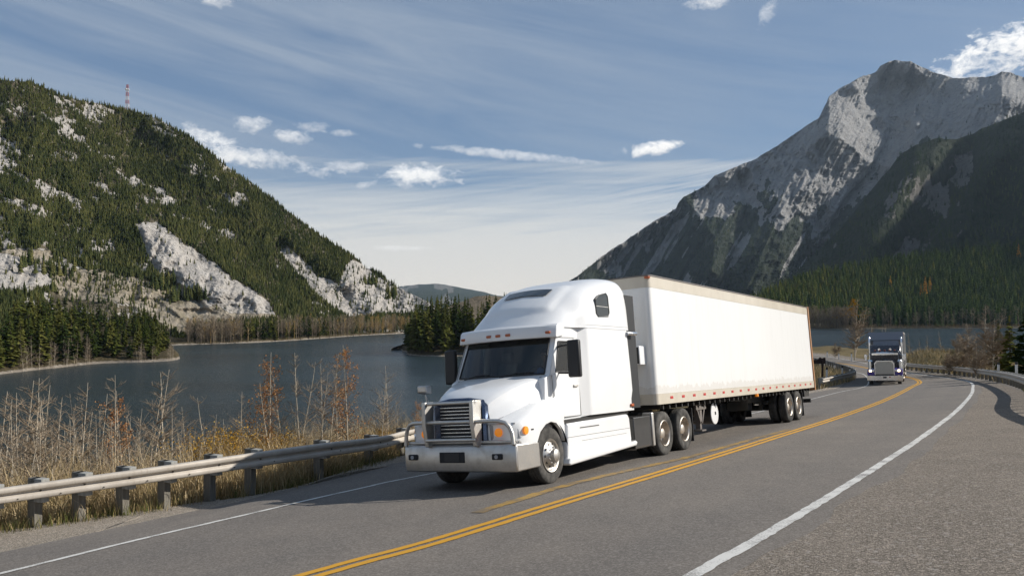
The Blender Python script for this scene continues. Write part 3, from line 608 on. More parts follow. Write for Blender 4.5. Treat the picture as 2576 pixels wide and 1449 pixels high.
b = MB(); e = [Pq[0][k] for k in range(17)]; b.tube([(x + .004, y, z) for x, y, z in e], .018, 6); e = [Pq[-1][k] for k in range(17)]; b.tube([(x + .004, y, z) for x, y, z in e], .012, 6)
for c in (0, 16): b.tube([(Pq[k][c][0] + .004, Pq[k][c][1], Pq[k][c][2]) for k in range(7)], .018, 6)
b.build('gasket', M['darkp'], ws)
for y0, y1 in ((.15, .80), (-.75, -.1)):
    b = MB(); b.tube([(wsx(y0, 1.87) + .05, y0, 1.87), (wsx((y0 + y1) / 2, 1.93) + .04, (y0 + y1) / 2, 1.935), (wsx(y1, 1.92) + .035, y1, 1.93)], .014, 6); b.build('wiper', M['darkp'], T)
# raised roof
zc = [(1.10, 3.93), (1.6, 3.935), (2.0, 3.895), (2.4, 3.82), (2.9, 3.67), (3.2, 3.53), (3.48, 3.37), (3.75, 3.19), (3.97, 3.02), (4.2, 2.84), (4.3, 2.80), (5, 2.78)]
zcs = spline(zc, 8)
def rw(x): return 1.218 - .115 * float(sstep(2.95, 3.5, x))
NE = 5.5
def roofz(x, y, W=None):
    W = W or rw(x); a = min(1, abs(y) / W); xe = x + .30 * a * a + .22 * a ** 8; z = float(np.interp(xe, zcs[:, 0], zcs[:, 1]))
    z = 2.80 + (z - 2.80) * (1 - a ** NE) ** (1 / NE)
    z += .05 * float(sstep(.80, .70, abs(y)) * sstep(2.78, 2.95, xe) * sstep(3.90, 3.78, xe)); return z
xs = np.r_[1.12, 1.15, 1.22, np.linspace(1.32, 3.0, 12), np.linspace(3.06, 4.32, 30)]
th = np.linspace(0, math.pi, 47)
def rring(x):
    W = rw(x); sh = {0: (.10, .10), 1: (.03, .03), 2: (.008, .006)}.get(int(np.argmin(abs(xs - x))), (0, 0)); r = []
    for q in th:
        c, s = math.cos(q), math.sin(q); y = W * math.copysign(abs(c) ** (2 / NE), c); z = roofz(x, y * .99999, W); f = (z - 2.8) / 1.15
        r.append((min(x, 4.05 + .30 * (1 - (y / 1.12) ** 2)) + .10 * (1 - f) * (-.9) * (x < 1.3) , y * (1 - sh[0] * .5), 2.8 + (z - 2.8) * (1 - sh[1])))
    return [(r[0][0], r[0][1] + .004, 2.775)] + r + [(r[-1][0], r[-1][1] - .004, 2.775)]
Pr = [rring(x) for x in xs]; b = MB(); b.grid(Pr); b.f.append(tuple(range(len(Pr[0]))))
roof = b.build('sleeper_roof', M['white'], T, smooth=60)
b = MB(); b.grid([[(x + .012, y * (1 - .22 * (x - 3.18)), roofz(x, y * (1 - .22 * (x - 3.18)), rw(x)) + .012) for y in np.linspace(-.52, .52, 15)] for x in np.linspace(3.10, 3.36, 6)]); b.build('roof_window', M['glass'], T)
vb = lambda y: 4.05 + .30 * (1 - (y / 1.12) ** 2)
b = MB(); ysv = np.linspace(-1.12, 1.12, 21)
prof = [(-.25, 2.845), (-.02, 2.835), (.04, 2.79), (.085, 2.60), (.075, 2.575), (.03, 2.575), (-.25, 2.62)]
b.loft([[(vb(y) + dx, y, z) for dx, z in prof] for y in ysv]); vis = b.build('sun_visor', M['visorp'], T, .008)
for y in (-.98, -.22, 0., .22, .98):
    b = MB(); b.box(vb(y) + .055, vb(y) + .10, y - .05, y + .05, 2.645, 2.695); b.build('cab_lamp', M['amberd'], T, .012)
for s in (1, -1):
    poly = [(2.60, 3.37), (2.44, 3.46), (2.10, 3.52), (2.03, 3.46), (2.00, 3.12), (2.06, 3.04), (2.52, 3.02), (2.60, 3.08)]
    b = MB(); v0 = [(x, s * (1.219 - .004), z) for x, z in poly]; v1 = [(x, s * (1.219 + .004 - .010), z) for x, z in poly]
    b.prism(poly, s * 1.120 if s > 0 else -1.2205, 1.2205 if s > 0 else -1.120); bw = b.build('bunk_window', M['glass'], T)
    b = MB(); b.tube([(x, s * 1.218, z) for x, z in poly + poly[:1]], .014, 6); b.build('window_trim', M['darkp'], bw)
    b = MB(); b.box(2.03, 2.58, s * 1.222 - .002, s * 1.222 + .002, 3.225, 3.237); b.build('window_bar', M['dullalu'], bw)
    b = MB(); y = s * 1.0855; b.box(3.28, 4.26, min(y, y - .04 * s), max(y, y - .04 * s), 1.07, 1.885); qo, qi = [(3.27, 1.86), (4.385, 1.86), (4.005, 2.62), (3.27, 2.80)], [(3.40, 1.92), (4.17, 1.92), (3.98, 2.50), (3.42, 2.50)]; ya_, yb_ = y - .004 * s, y - .06 * s
    b.loft([[(x, ya_ - .03 * s * (z > 2.4), z) for x, z in qo], [(x, ya_ - .02 * s * (z > 2.4), z) for x, z in qi], [(x, yb_ - .02 * s * (z > 2.4), z) for x, z in qi], [(x, yb_ - .03 * s * (z > 2.4), z) for x, z in qo]], True, False); dr = b.build('door', M['white'], T, .01)
    b = MB(); y2 = s * 1.078; b.prism([(3.40, 1.92), (4.17, 1.92), (3.98, 2.50), (3.42, 2.50)], min(y2, y2 - .02 * s), max(y2, y2 - .02 * s)); b.build('door_window', M['clear'], dr)
    b = MB(); b.tube([(3.40, s * 1.08, 1.92), (4.17, s * 1.08, 1.92), (3.98, s * 1.08, 2.50), (3.42, s * 1.08, 2.50), (3.40, s * 1.08, 1.92)], .013, 6); b.build('window_trim', M['darkp'], dr)
    b = MB(); b.box(3.36, 3.52, y + .0 * s, y + .03 * s, 1.62, 1.67); b.build('door_handle', M['dullalu'], dr, .008); b = MB(); b.tube([(3.275, y + .002 * s, 2.55), (3.275, y + .002 * s, 1.07), (4.20, y + .002 * s, 1.06), (4.30, y + .002 * s, 1.2), (4.33, y + .002 * s, 1.86)], .006, 5); b.build('door_gap', M['seam'], dr)
    b = MB(); b.prism([(3.2, 2.58), (4.01, 2.58), (3.96, 2.82), (3.2, 2.85)], min(s * 1.0, s * 1.078), max(s * 1.0, s * 1.078)); b.build('roof_header', M['white'], T)
    b = MB(); b.prism([(4.2, 1.3), (4.62, 1.3), (4.56, 1.80), (4.40, 1.875), (4.2, 1.89)], min(s * .88, s * 1.065), max(s * .88, s * 1.065)); b.build('cowl', M['white'], T, .02)
    ym = s * 1.43; b = MB(); b.box(3.98, 4.10, min(ym - .13, ym + .13), max(ym - .13, ym + .13), 1.80, 2.50); mr = b.build('mirror', M['darkp'], T, .035)
    
    for q0, q1 in (((4.02, s * 1.08, 2.40), (4.04, s * 1.42, 2.42)), ((4.05, s * 1.08, 1.90), (4.04, s * 1.42, 1.88))): b = MB(); b.tube([q0, q1], .02, 6); b.build('mirror_arm', M['darkp'], mr)
    b = MB(); b.box(3.974, 3.979, min(ym - .11, ym + .11), max(ym - .11, ym + .11), 1.84, 2.46); b.build('mirror_glass', M['chrome'], mr)
    # chassis fairing with the step lines and the kicked out lower lip
    pf = [(4.02, .95), (1.36, .99), (1.29, .90), (1.25, .48), (1.27, .36), (4.10, .29), (4.06, .62)]
    b = MB(); ya, yb2 = s * 1.19, s * .82; b.prism(pf, min(ya, yb2), max(ya, yb2)); fa = b.build('side_fairing', M['white'], T, .045, seg=4)
    b = MB(); ya, yb2 = s * 1.265, s * .9; b.prism([(4.18, .22), (4.1, .32), (1.4, .40), (1.18, .42), (1.10, .38), (1.18, .31), (4.1, .19)], min(ya, yb2), max(ya, yb2)); b.build('running_board', M['visorp'], fa, .035, seg=4)
    b = MB(); y = s * 1.192
    b.box(1.32, 4.05, min(y, y - .01), max(y, y - .01) + .001, .690, .697); b.box(1.5, 3.5, min(y, y - .01), max(y, y - .01) + .001, .595, .60); b.box(2.75, 3.55, min(y, y - .01), max(y, y + .004), .835, .855); b.build('fairing_seam', M['seam'], fa)
    b = MB(); y = s * 1.14; b.prism([(4.1, .94), (1.25, 1.0), (1.2, 1.06), (4.2, 1.02)], min(y, y - .3 * s), max(y, y - .3 * s)); b.build('fairing_gap', M['frame'], T)
    b = MB(); b.box(1.12, 1.26, min(s * 1.205, s * 1.245), max(s * 1.205, s * 1.245), 1.14, 1.20); b.build('marker_lamp', M['amberd'], T, .012)
    b = MB(); b.box(.72, 1.17, min(s * 1.19, s * 1.205), max(s * 1.19, s * 1.205), 1.10, 3.55); b.build('side_extender', M['darkp'], T, .004)
b = MB(); b.tube([(1.22, 1.24, 2.70), (1.02, 1.30, 2.70), (.92, 1.30, 2.70)], .045, 10); b.build('work_lamp', M['chrome'], T)
b = MB(); b.box(1.15, 3.06, 1.2265, 1.229, 2.8365, 2.8405); b.build('roof_seam', M['gseam'], T)
b = MB(); b.tube([(.9, .4, 2.2), (.5, .35, 1.9), (.1, .3, 2.0)], .02, 6); b.tube([(.9, .5, 2.2), (.5, .5, 1.75), (.1, .42, 2.0)], .02, 6); b.build('air_line', M['darkp'], T)
# hood
hs = [(4.30, 1.92, .98, 1.86, 1.02, 1.50), (4.6, 1.885, .90, 1.81, 1.0, 1.45), (4.9, 1.82, .82, 1.75, .95, 1.40), (5.2, 1.74, .73, 1.66, .86, 1.31), (5.45, 1.655, .655, 1.565, .75, 1.21), (5.62, 1.575, .60, 1.48, .66, 1.13), (5.72, 1.50, .56, 1.41, .60, 1.07)]
rings = []
for x, zt, yr, zr, yf, zf in hs:
    h = [(x + .05 * (1 - (k / 4) ** 2) * (x > 5.5), yr * k / 4.5, zt - (zt - zr) * (k / 4.5) ** 2.4 * .72) for k in range(5)] + [(x, yr * .97, zr + .012), (x, yr * 1.02, zr - .02), (x, yf * .35 + yr * .65, zr - .15), (x, yf * .8 + yr * .2, zf + .12), (x, yf + .01, zf - .01), (x - .02, yf - .02, .85)]
    rings.append([(a, -c, d) for a, c, d in h[:0:-1]] + h)
b = MB(); b.loft(rings, False); P0 = rings[-1]; b.add(P0, [tuple(range(len(P0)))]); hood = b.build('hood', M['white'], T, smooth=32)
def archz(x): return .425 + math.sqrt(max(0, .60 ** 2 - (x - 4.65) ** 2)) if abs(x - 4.65) < .58 else .60
for s in (1, -1):
    b = MB(); rs = []
    for x, yc, zc_, ye, ze in ((4.04, 1.06, 1.40, 1.13, 1.16), (4.12, 1.06, 1.44, 1.15, 1.17), (4.25, 1.04, 1.46, 1.17, 1.18), (4.45, 1.01, 1.44, 1.195, 1.185), (4.65, .98, 1.42, 1.20, 1.185), (4.85, .95, 1.39, 1.205, 1.175), (5.05, .90, 1.34, 1.205, 1.155), (5.2, .84, 1.28, 1.205, 1.135), (5.24, .82, 1.27, 1.205, 1.13), (5.4, .76, 1.21, 1.20, 1.11), (5.55, .69, 1.15, 1.18, 1.09), (5.68, .62, 1.10, 1.12, 1.075), (5.76, .58, 1.08, 1.03, 1.07)):
        zb = archz(x) if x < 5.22 else .70
        q = [(x, yc - .06, zc_ - .04), (x, yc, zc_)] + [(x, yc + (ye - yc) * u, ze + (zc_ - ze) * (1 - u ** 1.9) ** .8 + .03 * math.sin(math.pi * u)) for u in (.25, .5, .75, .92)] + [(x, ye, ze - .03), (x, ye + .004, ze * .6 + zb * .4), (x, ye + .004, zb * .85 + ze * .15), (x, ye, zb), (x, ye - .07, zb)]
        rs.append([(a, s * c, d) for a, c, d in q])
    b.loft(rs, False); P0 = rs[-1]; b.add([P0[k] for k in range(1, 10)] + [(5.76, s * .55, .70)], [tuple(range(10))]); b.build('fender', M['white'], T, smooth=40)
    b = MB(); b.loft([[(x, s * (yc + .006), zz + .004), (x, s * (yc + .02), zz - .004), (x, s * (yc - .012), zz - .012)] for x, yc, zz in ((4.75, .967, 1.41), (4.95, .93, 1.373), (5.15, .862, 1.302), (5.35, .782, 1.235), (5.52, .708, 1.168), (5.64, .645, 1.122))]); b.build('hood_gap', M['seam'], T)
    b = MB(); rr_ = [(4.65 + .62 * math.cos(a), .425 + .62 * math.sin(a)) for a in np.linspace(0, math.pi, 20)]
    b.grid([[(x, s * .60, z), (x, s * 1.185, z)] for x, z in rr_]); b.prism(rr_, s * .60 if s > 0 else -.62, .62 if s > 0 else -.60); b.build('wheel_well', M['darkp'], T)
    # headlamp set into the front of the fender
    hp = [(.60, 1.055), (1.02, 1.045), (1.13, .98), (1.16, .80), (.62, .78)]
    def hx(y): return 5.79 - .10 * max(0, (y - .75) / .4) ** 2 - .02
    b = MB(); v = [(hx(y), s * y, z) for y, z in hp] + [(hx(y) - .2, s * y, z) for y, z in hp]; b.add(v, [(0, 1, 2, 3, 4)] + [(k, (k + 1) % 5, 5 + (k + 1) % 5, 5 + k) for k in range(5)]); hl = b.build('headlight', M['lens'], T, .02)
    b = MB(); b.lathe([(.075, 0), (.07, .03), (.02, .045), (.001, .045)], (hx(.80) + .0, s * .80, .915), 20, 'x'); b.build('turn_lamp', M['amber'], hl)
    b = MB(); b.lathe([(.09, 0), (.085, .01), (.05, -.02), (.001, -.03)], (hx(1.02) + .012, s * 1.0, .92), 20, 'x'); b.build('reflector', M['chrome'], hl)
    b = MB(); b.loft([[(hx(y) + .012, s * y, 1.075), (hx(y) + .02, s * y, 1.062), (hx(y) + .004, s * y, 1.05)] for y in np.linspace(.58, 1.1, 8)]); b.loft([[(hx(y) + .02, s * y, .775), (hx(y) + .03, s * y, .745), (hx(y) - .05, s * y, .73)] for y in np.linspace(.58, 1.16, 8)]); b.build('headlight_trim', M['dullalu'], hl)
    b = MB(); b.lathe([(.075, -.01), (.07, .022), (.001, .03)] if s > 0 else [(.075, .01), (.07, -.022), (.001, -.03)], (5.52, s * 1.188, .93), 18); b.build('side_marker', M['amber'], T)
    b = MB(); b.box(5.28, 5.36, min(s * 1.203, s * 1.212), max(s * 1.203, s * 1.212), .92, .945); b.build('fender_badge', M['darkp'], T)
    if s < 0:
        b = MB(); b.tube([(5.30, -1.06, 1.20), (5.33, -1.11, 1.62)], .011, 6); b.tube([(5.15, -1.05, 1.22), (5.33, -1.11, 1.62)], .009, 6); mm = b.build('fender_mirror', M['dullalu'], T); b = MB(); b.prism([(5.24, 1.63), (5.42, 1.66), (5.42, 1.80), (5.24, 1.80)], -1.24, -1.02); b.build('mirror_head', M['dullalu'], mm, .03, seg=3)
# grille, bumper, guard
b = MB(); b.box(5.70, 5.775, -.47, .47, .74, 1.46); b.build('grille', M['grill'], T, .01)
b = MB()
for z in (.80, .865, .93, .995, 1.06, 1.19, 1.25, 1.31, 1.37): b.box(5.776, 5.80, -.42, .42, z - .009, z + .009)
b.build('grille_bars', M['chrome'], T, .003)
b = MB(); sur = [(-.58, .74), (-.57, 1.38), (-.47, 1.49), (-.2, 1.535), (.2, 1.535), (.47, 1.49), (.57, 1.38), (.58, .74)]; inn = [(-.45, .74), (-.45, 1.36), (-.40, 1.42), (-.18, 1.45), (.18, 1.45), (.40, 1.42), (.45, 1.36), (.45, .74)]
b.loft([[(5.70, y, z) for y, z in sur], [(5.80, y * .985, z - .004) for y, z in sur], [(5.82, (y + y2) / 2, (z + z2) / 2) for (y, z), (y2, z2) in zip(sur, inn)], [(5.775, y, z) for y, z in inn]], False); b.build('grille_surround', M['skychrome'], T)
b = MB(); bp = []
def bpx(y): return 5.93 - .07 * (abs(y) / 1.2) ** 4
ysb = np.r_[np.linspace(-1.205, 1.205, 25)]
def bring(x, y, k=1): return [(x, y, .26), (x + .03 * k, y, .40), (x + .03 * k, y, .68), (x, y, .725), (x - .16, y, .725), (x - .16, y, .26)]
b.loft([bring(bpx(y), y) for y in ysb])
for s in (1, -1): b.prism([(5.86, .262), (5.10, .275), (5.13, .70), (5.86, .722)], min(s * 1.15, s * 1.21), max(s * 1.15, s * 1.21))
bump = b.build('bumper', M['alu'], T, .02)
b = MB(); b.box(5.93, 5.967, -.36, .20, .415, .61); b.build('plate_recess', M['grill'], bump, .02); b = MB(); b.box(5.965, 5.972, -.24, .08, .435, .59); b.build('number_plate', M['darkp'], bump)
for y in (.86, -.96):
    b = MB(); b.box(5.90, 5.972, y - .10, y + .10, .47, .57); fg = b.build('fog_lamp', M['grill'], bump, .015); b = MB(); b.cyl((5.965, y, .52), (5.985, y, .52), .035, 14); b.build('lamp_glass', M['lens'], fg)
gd = None
for y in (.46, -.58):
    b = MB(); b.prism([(5.98, .70), (6.02, .70), (6.10, 1.10), (6.08, 1.49), (5.82, 1.49), (5.84, 1.10), (5.84, .70)], y - .04, y + .04)
    gd = b.build('grille_guard', M['dullalu'], T, .012) if gd is None else (b.build('guard_upright', M['dullalu'], gd, .012), gd)[1]
for z, r in ((1.455, .032), (1.125, .034), (.815, .034)):
    b = MB(); b.cyl((6.02, -.64 if z > 1.4 else -.58, z), (6.02, .5, z), r, 12); b.build('guard_tube', M['dullalu'], gd)
for s, y0 in ((1, .46), (-1, -.58)):
    b = MB(); b.tube([(6.02, y0, 1.125), (6.0, s * .75, 1.128), (5.96, s * .93, 1.12), (5.92, s * 1.04, 1.085), (5.90, s * 1.11, 1.01), (5.89, s * 1.15, .90), (5.89, s * 1.165, .72)], .036, 12); b.build('guard_tube', M['dullalu'], gd)
for z in (.76,):
    b = MB(); b.cyl((5.84, -1.12, z), (5.84, 1.12, z), .03, 10); b.build('guard_tube', M['dullalu'], gd)

# ------------------------------------------------------------------ inside the cab
M['trim'] = mat('cab_trim', (.07, .072, .072), .8); M['seatc'] = mat('grey_seat_cloth', (.13, .13, .13), .9)
b = MB(); b.box(3.20, 3.24, -1.0, 1.0, 1.1, 2.7); b.box(3.24, 4.3, -1.0, 1.0, 1.10, 1.16); b.build('cab_lining', M['trim'], T)
b = MB(); b.prism([(4.50, 1.84), (4.15, 1.88), (4.02, 1.80), (4.05, 1.45), (4.5, 1.3)], -.98, .98); b.build('dashboard', M['trim'], T, .03)
for y in (.52, -.52):
    b = MB(); b.box(3.30, 3.78, y - .25, y + .25, 1.36, 1.48); b.prism([(3.26, 1.46), (3.40, 1.46), (3.36, 2.16), (3.26, 2.18)], y - .23, y + .23); b.box(3.28, 3.36, y - .13, y + .13, 2.18, 2.38); b.box(3.4, 3.7, y - .18, y + .18, 1.16, 1.36); b.build('seat', M['seatc'], T, .04)
b = MB(); cw = Vector((3.98, .52, 1.86)); b.tube([cw + Vector((-.10 * math.cos(a), .23 * math.sin(a), .20 * math.cos(a))) for a in np.linspace(0, 6.283, 25)], .014, 6); b.cyl(cw, (4.2, .52, 1.66), .03, 8); b.tube([cw + Vector((-.1, 0, .2)), cw, cw + Vector((.1, 0, -.2))], .014, 6); b.build('steering_wheel', M['darkp'], T)
def skin_mesh(name, V, E, Rd, m, parent, root=0):
    me = bpy.data.meshes.new(name); me.from_pydata(V, E, []); me.materials.append(m); o = bpy.data.objects.new(name, me); COL.objects.link(o); o.parent = parent
    sk = o.modifiers.new('skin', 'SKIN'); sk.use_smooth_shade = True; o.modifiers.new('subdivision', 'SUBSURF').levels = 1; o.modifiers['subdivision'].render_levels = 1
    for k, r in enumerate(Rd): v = me.skin_vertices[0].data[k]; v.radius = (r, r); v.use_root = (k == root)
    return o
M['skin'] = mat('skin', (.42, .24, .17), .6); M['shirt'] = mat('blue_shirt', (.06, .17, .42), .85); M['jeans'] = mat('dark_trousers', (.03, .035, .05), .9); M['hair'] = mat('dark_hair', (.03, .02, .015), .8)
PE = bpy.data.objects.new('person', None); COL.objects.link(PE); PE.matrix_world = T.matrix_world @ Matrix.Translation((3.46, .52, 1.50))
tag(PE, 'driver in a blue shirt at the wheel inside the white truck', 'person')
V = [(0, 0, .0), (.02, 0, .22), (.03, 0, .46), (.05, 0, .60), (.075, 0, .68), (.09, 0, .76), (.08, 0, .85)]; Rd = [.13, .12, .13, .058, .075, .088, .075]; E = [(k, k + 1) for k in range(6)]
def chain(a, pts, rs):
    for p, r in zip(pts, rs): V.append(p); Rd.append(r); E.append((a, len(V) - 1)); a = len(V) - 1
    return a
chain(5, [(.178, 0, .735), (.195, 0, .725)], [.02, .012])
for s in (1, -1):
    chain(5, [(.085, s * .093, .76)], [.02])
    w_ = chain(2, [(.03, s * .19, .48), (.18, s * .27, .26), (.38, s * .225, .40), (.45, s * .215, .425)], [.062, .047, .033, .030])
    for j, (dy, L) in enumerate(((.028, .05), (.010, .06), (-.008, .056), (-.026, .045))): chain(w_, [(.49, s * .215 + dy, .43 + .004 * j), (.49 + L * .6, s * .215 + dy, .415), (.49 + L * .5, s * .215 + dy, .385)], [.010, .009, .008])
    chain(w_, [(.46, s * .215 - s * .035, .43), (.49, s * .215 - s * .045, .42)], [.011, .009])
    chain(0, [(.10, s * .10, .0), (.48, s * .14, .06), (.56, s * .14, -.30), (.68, s * .14, -.33)], [.085, .065, .045, .04])
BD = skin_mesh('body', V, E, Rd, M['skin'], PE)
sv = [(0, 0, .02), (.02, 0, .22), (.03, 0, .45), (.045, 0, .555)]; sr = [.142, .135, .145, .085]; se = [(0, 1), (1, 2), (2, 3)]
for s in (1, -1): k = len(sv); sv += [(.03, s * .19, .48), (.18, s * .27, .26), (.33, s * .235, .365)]; sr += [.075, .058, .045]; se += [(2, k), (k, k + 1), (k + 1, k + 2)]
skin_mesh('shirt', sv, se, sr, M['shirt'], PE)
jv = [(0, 0, -.01)]; jr = [.146]; je = []
for s in (1, -1): k = len(jv); jv += [(.10, s * .10, .0), (.48, s * .14, .06), (.55, s * .14, -.25)]; jr += [.097, .077, .058]; je += [(0, k), (k, k + 1), (k + 1, k + 2)]
skin_mesh('trousers', jv, je, jr, M['jeans'], PE); skin_mesh('hair', [(.05, 0, .80), (.075, 0, .87), (.03, 0, .78)], [(0, 1), (0, 2)], [.09, .075, .08], M['hair'], PE)
b = MB()
for s in (1, -1): b.lathe([(.013, 0), (.008, .008), (.001, .010)], (.165, s * .034, .772), 8, 'x')
b.build('eyes', M['darkp'], PE)
# ------------------------------------------------------------------ guardrails
def m_galv():
    m = mat('weathered_galvanised_rail', rough=.62, metal=.15); t = NT(m); p = t.pos()
    n = t.noise(t.pos((1, 1, 1)), 2.2, 6, .65); s = t.noise(t.pos((6, 6, .8)), 3., 5, .7)
    c = t.ramp(n, [(.3, (.41, .36, .30)), (.7, (.54, .49, .425))]); c = t.mix(t.math('MULTIPLY', t.ramp(s, [(.55, (0, 0, 0)), (.75, (1, 1, 1))]), .45), c, (.24, .19, .14)); t.color(c); return m
def m_wood(name, a, b):
    m = mat(name, rough=.9, spec=.15); t = NT(m); n = t.noise(t.pos((9, 9, .9)), 2.5, 6, .65, .4)
    t.color(t.ramp(n, [(.3, a), (.7, b)])); t.bump(n, .5, .01); return m
M['galv'] = m_galv(); M['post'] = m_wood('grey_timber_post', (.13, .12, .10), (.24, .22, .185)); M['block'] = m_wood('pale_timber_block', (.22, .22, .205), (.38, .375, .35)); M['bolt'] = mat('rail_bolt', (.10, .09, .08), .5, .8)
WP = [(.0, -.156), (.03, -.154), (.072, -.140), (.083, -.118), (.083, -.062), (.072, -.042), (.012, -.018), (.006, .0), (.012, .018), (.072, .042), (.083, .062), (.083, .118), (.072, .140), (.03, .154), (.0, .156)]
def guardrail(label, P3, posts, side, rot=None, top=.035, bolts=True, base=None, blk=(.17, .275, .15), pw=(.19, .15), hs=lambda Y: 1.):
    # P3: the middle line of the beam; side: +1 puts the face to the right of the way; posts: places along it
    P3 = np.array(P3); d = np.gradient(P3[:, :2], axis=0); d /= np.linalg.norm(d, axis=1)[:, None]; N = np.stack([d[:, 1], -d[:, 0]], 1) * side
    g = empty('guardrail', tuple(P3[len(P3) // 2])); tag(g, label, 'guardrail'); o = np.array(g.location)
    b = MB(); b.loft([[tuple(np.r_[p[:2] + n * (w + .02), p[2] + z * hs(p[1])] - o) for w, z in WP] for p, n in zip(P3, N)], False); rail = b.build('rail', M['galv'], g, smooth=50)
    sm = rail.modifiers.new('thickness', 'SOLIDIFY'); sm.thickness = .008
    s = np.r_[0, np.cumsum(np.linalg.norm(np.diff(P3, axis=0), axis=1))]; bl = MB(); first = None
    for q in posts:
        p = np.array([np.interp(q, s, P3[:, k]) for k in range(3)]); n = np.array([np.interp(q, s, N[:, k]) for k in range(2)]); n /= np.linalg.norm(n)
        a = math.atan2(n[1], n[0]) if rot is None else rot
        zb = base(p[0], p[1]) if base else float(surf(p[0], p[1])); u = np.array([math.cos(a), math.sin(a)])
        c = p[:2] - n * .30 if rot is not None else p[:2] - n * .28
        if first is None:
            b = MB(); b.box(-pw[0] / 2, pw[0] / 2, -pw[1] / 2, pw[1] / 2, -1.1, .0); po = b.build('post', M['post'], g, .008); b = MB(); b.box(-.03, blk[1], -blk[2] / 2, blk[2] / 2, -.40, .0); bk = b.build('block', M['block'], po, .006); first = po
        else: po = first.copy(); COL.objects.link(po); po.parent = g; bk = first.children[0].copy(); COL.objects.link(bk); bk.parent = po
        zt = p[2] + .156 * hs(p[1]) + top; po.location = tuple(np.r_[c, zt] - o); po.rotation_euler = (0, 0, a)
        for dz in (.0,):
            w = np.r_[p[:2] + n * .03, p[2] + dz] - o; e = np.r_[n, 0] * .02; bl.cyl(tuple(w), tuple(w + e), .018, 6); w2 = np.r_[p[:2] + n * .098 + np.array([-n[1], n[0]]) * .3, p[2] - .08] - o; bl.cyl(tuple(w2), tuple(w2 + e), .012, 6)
    if bolts: bl.build('bolts', M['bolt'], rail)
    return g
pr = [(-330, 1291, 12.9), (-160, 1268, 13.6), (0, 1246, 14.3), (190, 1219.5, 15.1), (382, 1193, 16.0), (626, 1157.5, 17.6), (740, 1141, 18.6), (832, 1128.5, 19.7), (962, 1111, 22.6)]
P3 = [at(*q) for q in pr] + [np.r_[q, surf(*q) + .55] for q in ((-2.5, 25.4), (1.6, 31.4), (7.6, 40.3))]
P3 = spline(P3, 6); s_ = np.r_[0, np.cumsum(np.linalg.norm(np.diff(P3, axis=0), axis=1))]
pxs = (P3[:, 0] / P3[:, 1]) * F + CX * 1.0
plc = [float(np.interp(x, pxs[:50], s_[:50])) for x in (-112, -5, 106, 216, 328, 436, 552, 655, 832, 955)]
for k in range(5): plc.append(plc[-1] + 2.2)
guardrail('long weathered grey guardrail with timber posts beside the lake, passing behind the white truck', P3, plc, 1, rot=R(-27), hs=lambda Y: float(np.interp(Y, [12, 14.3, 16, 17.6, 19.7], [.80, .845, .905, .965, 1.])))
i0 = 12; RL = spline(railL[i0:], 8); RL = RL[:60]
Pm = np.c_[RL, surf(RL[:, 0], RL[:, 1]) + .60]; L_m = np.linalg.norm(np.diff(Pm, axis=0), axis=1).sum()
guardrail('curving guardrail on the inside of the bend, between the white trailer and the dark truck', Pm, np.arange(.6, L_m, 1.9), 1, bolts=False)
RR = spline(railR[2:], 8); Pm = np.c_[RR, surf(RR[:, 0], RR[:, 1]) + .60]; L_m = np.linalg.norm(np.diff(Pm, axis=0), axis=1).sum()
kk = int(np.argmax(Pm[:, 1] > 97)); guardrail('shaded guardrail around the outside of the bend, at the right edge', Pm[:kk], np.arange(2., np.linalg.norm(np.diff(Pm[:kk], axis=0), axis=1).sum(), 1.9), -1, bolts=False)
# ------------------------------------------------------------------ marker posts, sign, mast
M['wpost'] = m_body('white_marker_paint', (.74, .73, .70), .6, .3); M['bpost'] = mat('black_marker_band', (.02, .02, .025), .6); M['brown'] = m_wood('dark_brown_timber', (.035, .024, .020), (.065, .045, .038))
def marker(px, yb, yt, Y, label, grp=None, w=.11):
    b0 = at(px, yb, Y); h = (yb - yt) / F * Y; e = empty('marker_post', tuple(b0)); b0z = .0
    b = MB(); b.prism([(-w / 2, -.5), (w / 2, -.5), (w / 2, h * .82), (-w / 2, h * .82)], -w * .3, w * .3); b.build('post', M['wpost'], e, .008)
    b = MB(); b.prism([(-w / 2 - .002, h * .82), (w / 2 + .002, h * .82), (w / 2 + .002, h), (-w / 2 - .002, h)], -w * .32, w * .32); b.build('cap', M['bpost'], e, .01)
    tag(e, label, 'marker post', grp); return e
g1 = 'marker posts around the bend'
marker(2512, 938, 912, 58, 'white marker post with black cap behind the right guardrail, nearer the dark truck', g1, .13); marker(2557, 944, 911, 52, 'white marker post with black cap behind the right guardrail, nearest the picture edge', g1, .13)
marker(2080, 957, 924, 71, 'white marker post with black cap beside the brown sign', g1, .14); marker(2119, 952, 920, 79, 'grey white marker post standing alone above the dark stretch of the inner guardrail', g1, .12)
marker(2138, 948, 924, 82, 'leftmost white marker post of the close trio at the tip of the inner guardrail', g1, .1); marker(2145, 947, 926, 84, 'middle white marker post of the close trio at the tip of the inner guardrail', g1, .1); marker(2149.5, 947, 926, 86, 'rightmost white marker post of the close trio at the tip of the inner guardrail', g1, .1)
g2 = 'marker posts along the far stretch of road'
marker(2081, 893, 884, 131, 'small white marker post on the far verge, between the trailer and the leaning bare shrub', g2, .16); marker(2110, 898, 888, 124, 'small white marker post on the far verge, just right of the bare shrub', g2, .16); marker(2142, 901, 888, 118, 'small white marker post on the far verge at the foot of the tall bare tree', g2, .16); marker(2100, 929, 916, 100, 'thin white marker post on the far road edge behind the inner guardrail', g2, .12)
sp = at(2069, 953, 73.); e = empty('timber_sign', tuple(sp)); k = 73. / F
b = MB(); b.box(-.07, .07, -.06, .06, -.6, (953 - 905) * k); b.build('post', M['brown'], e, .01)
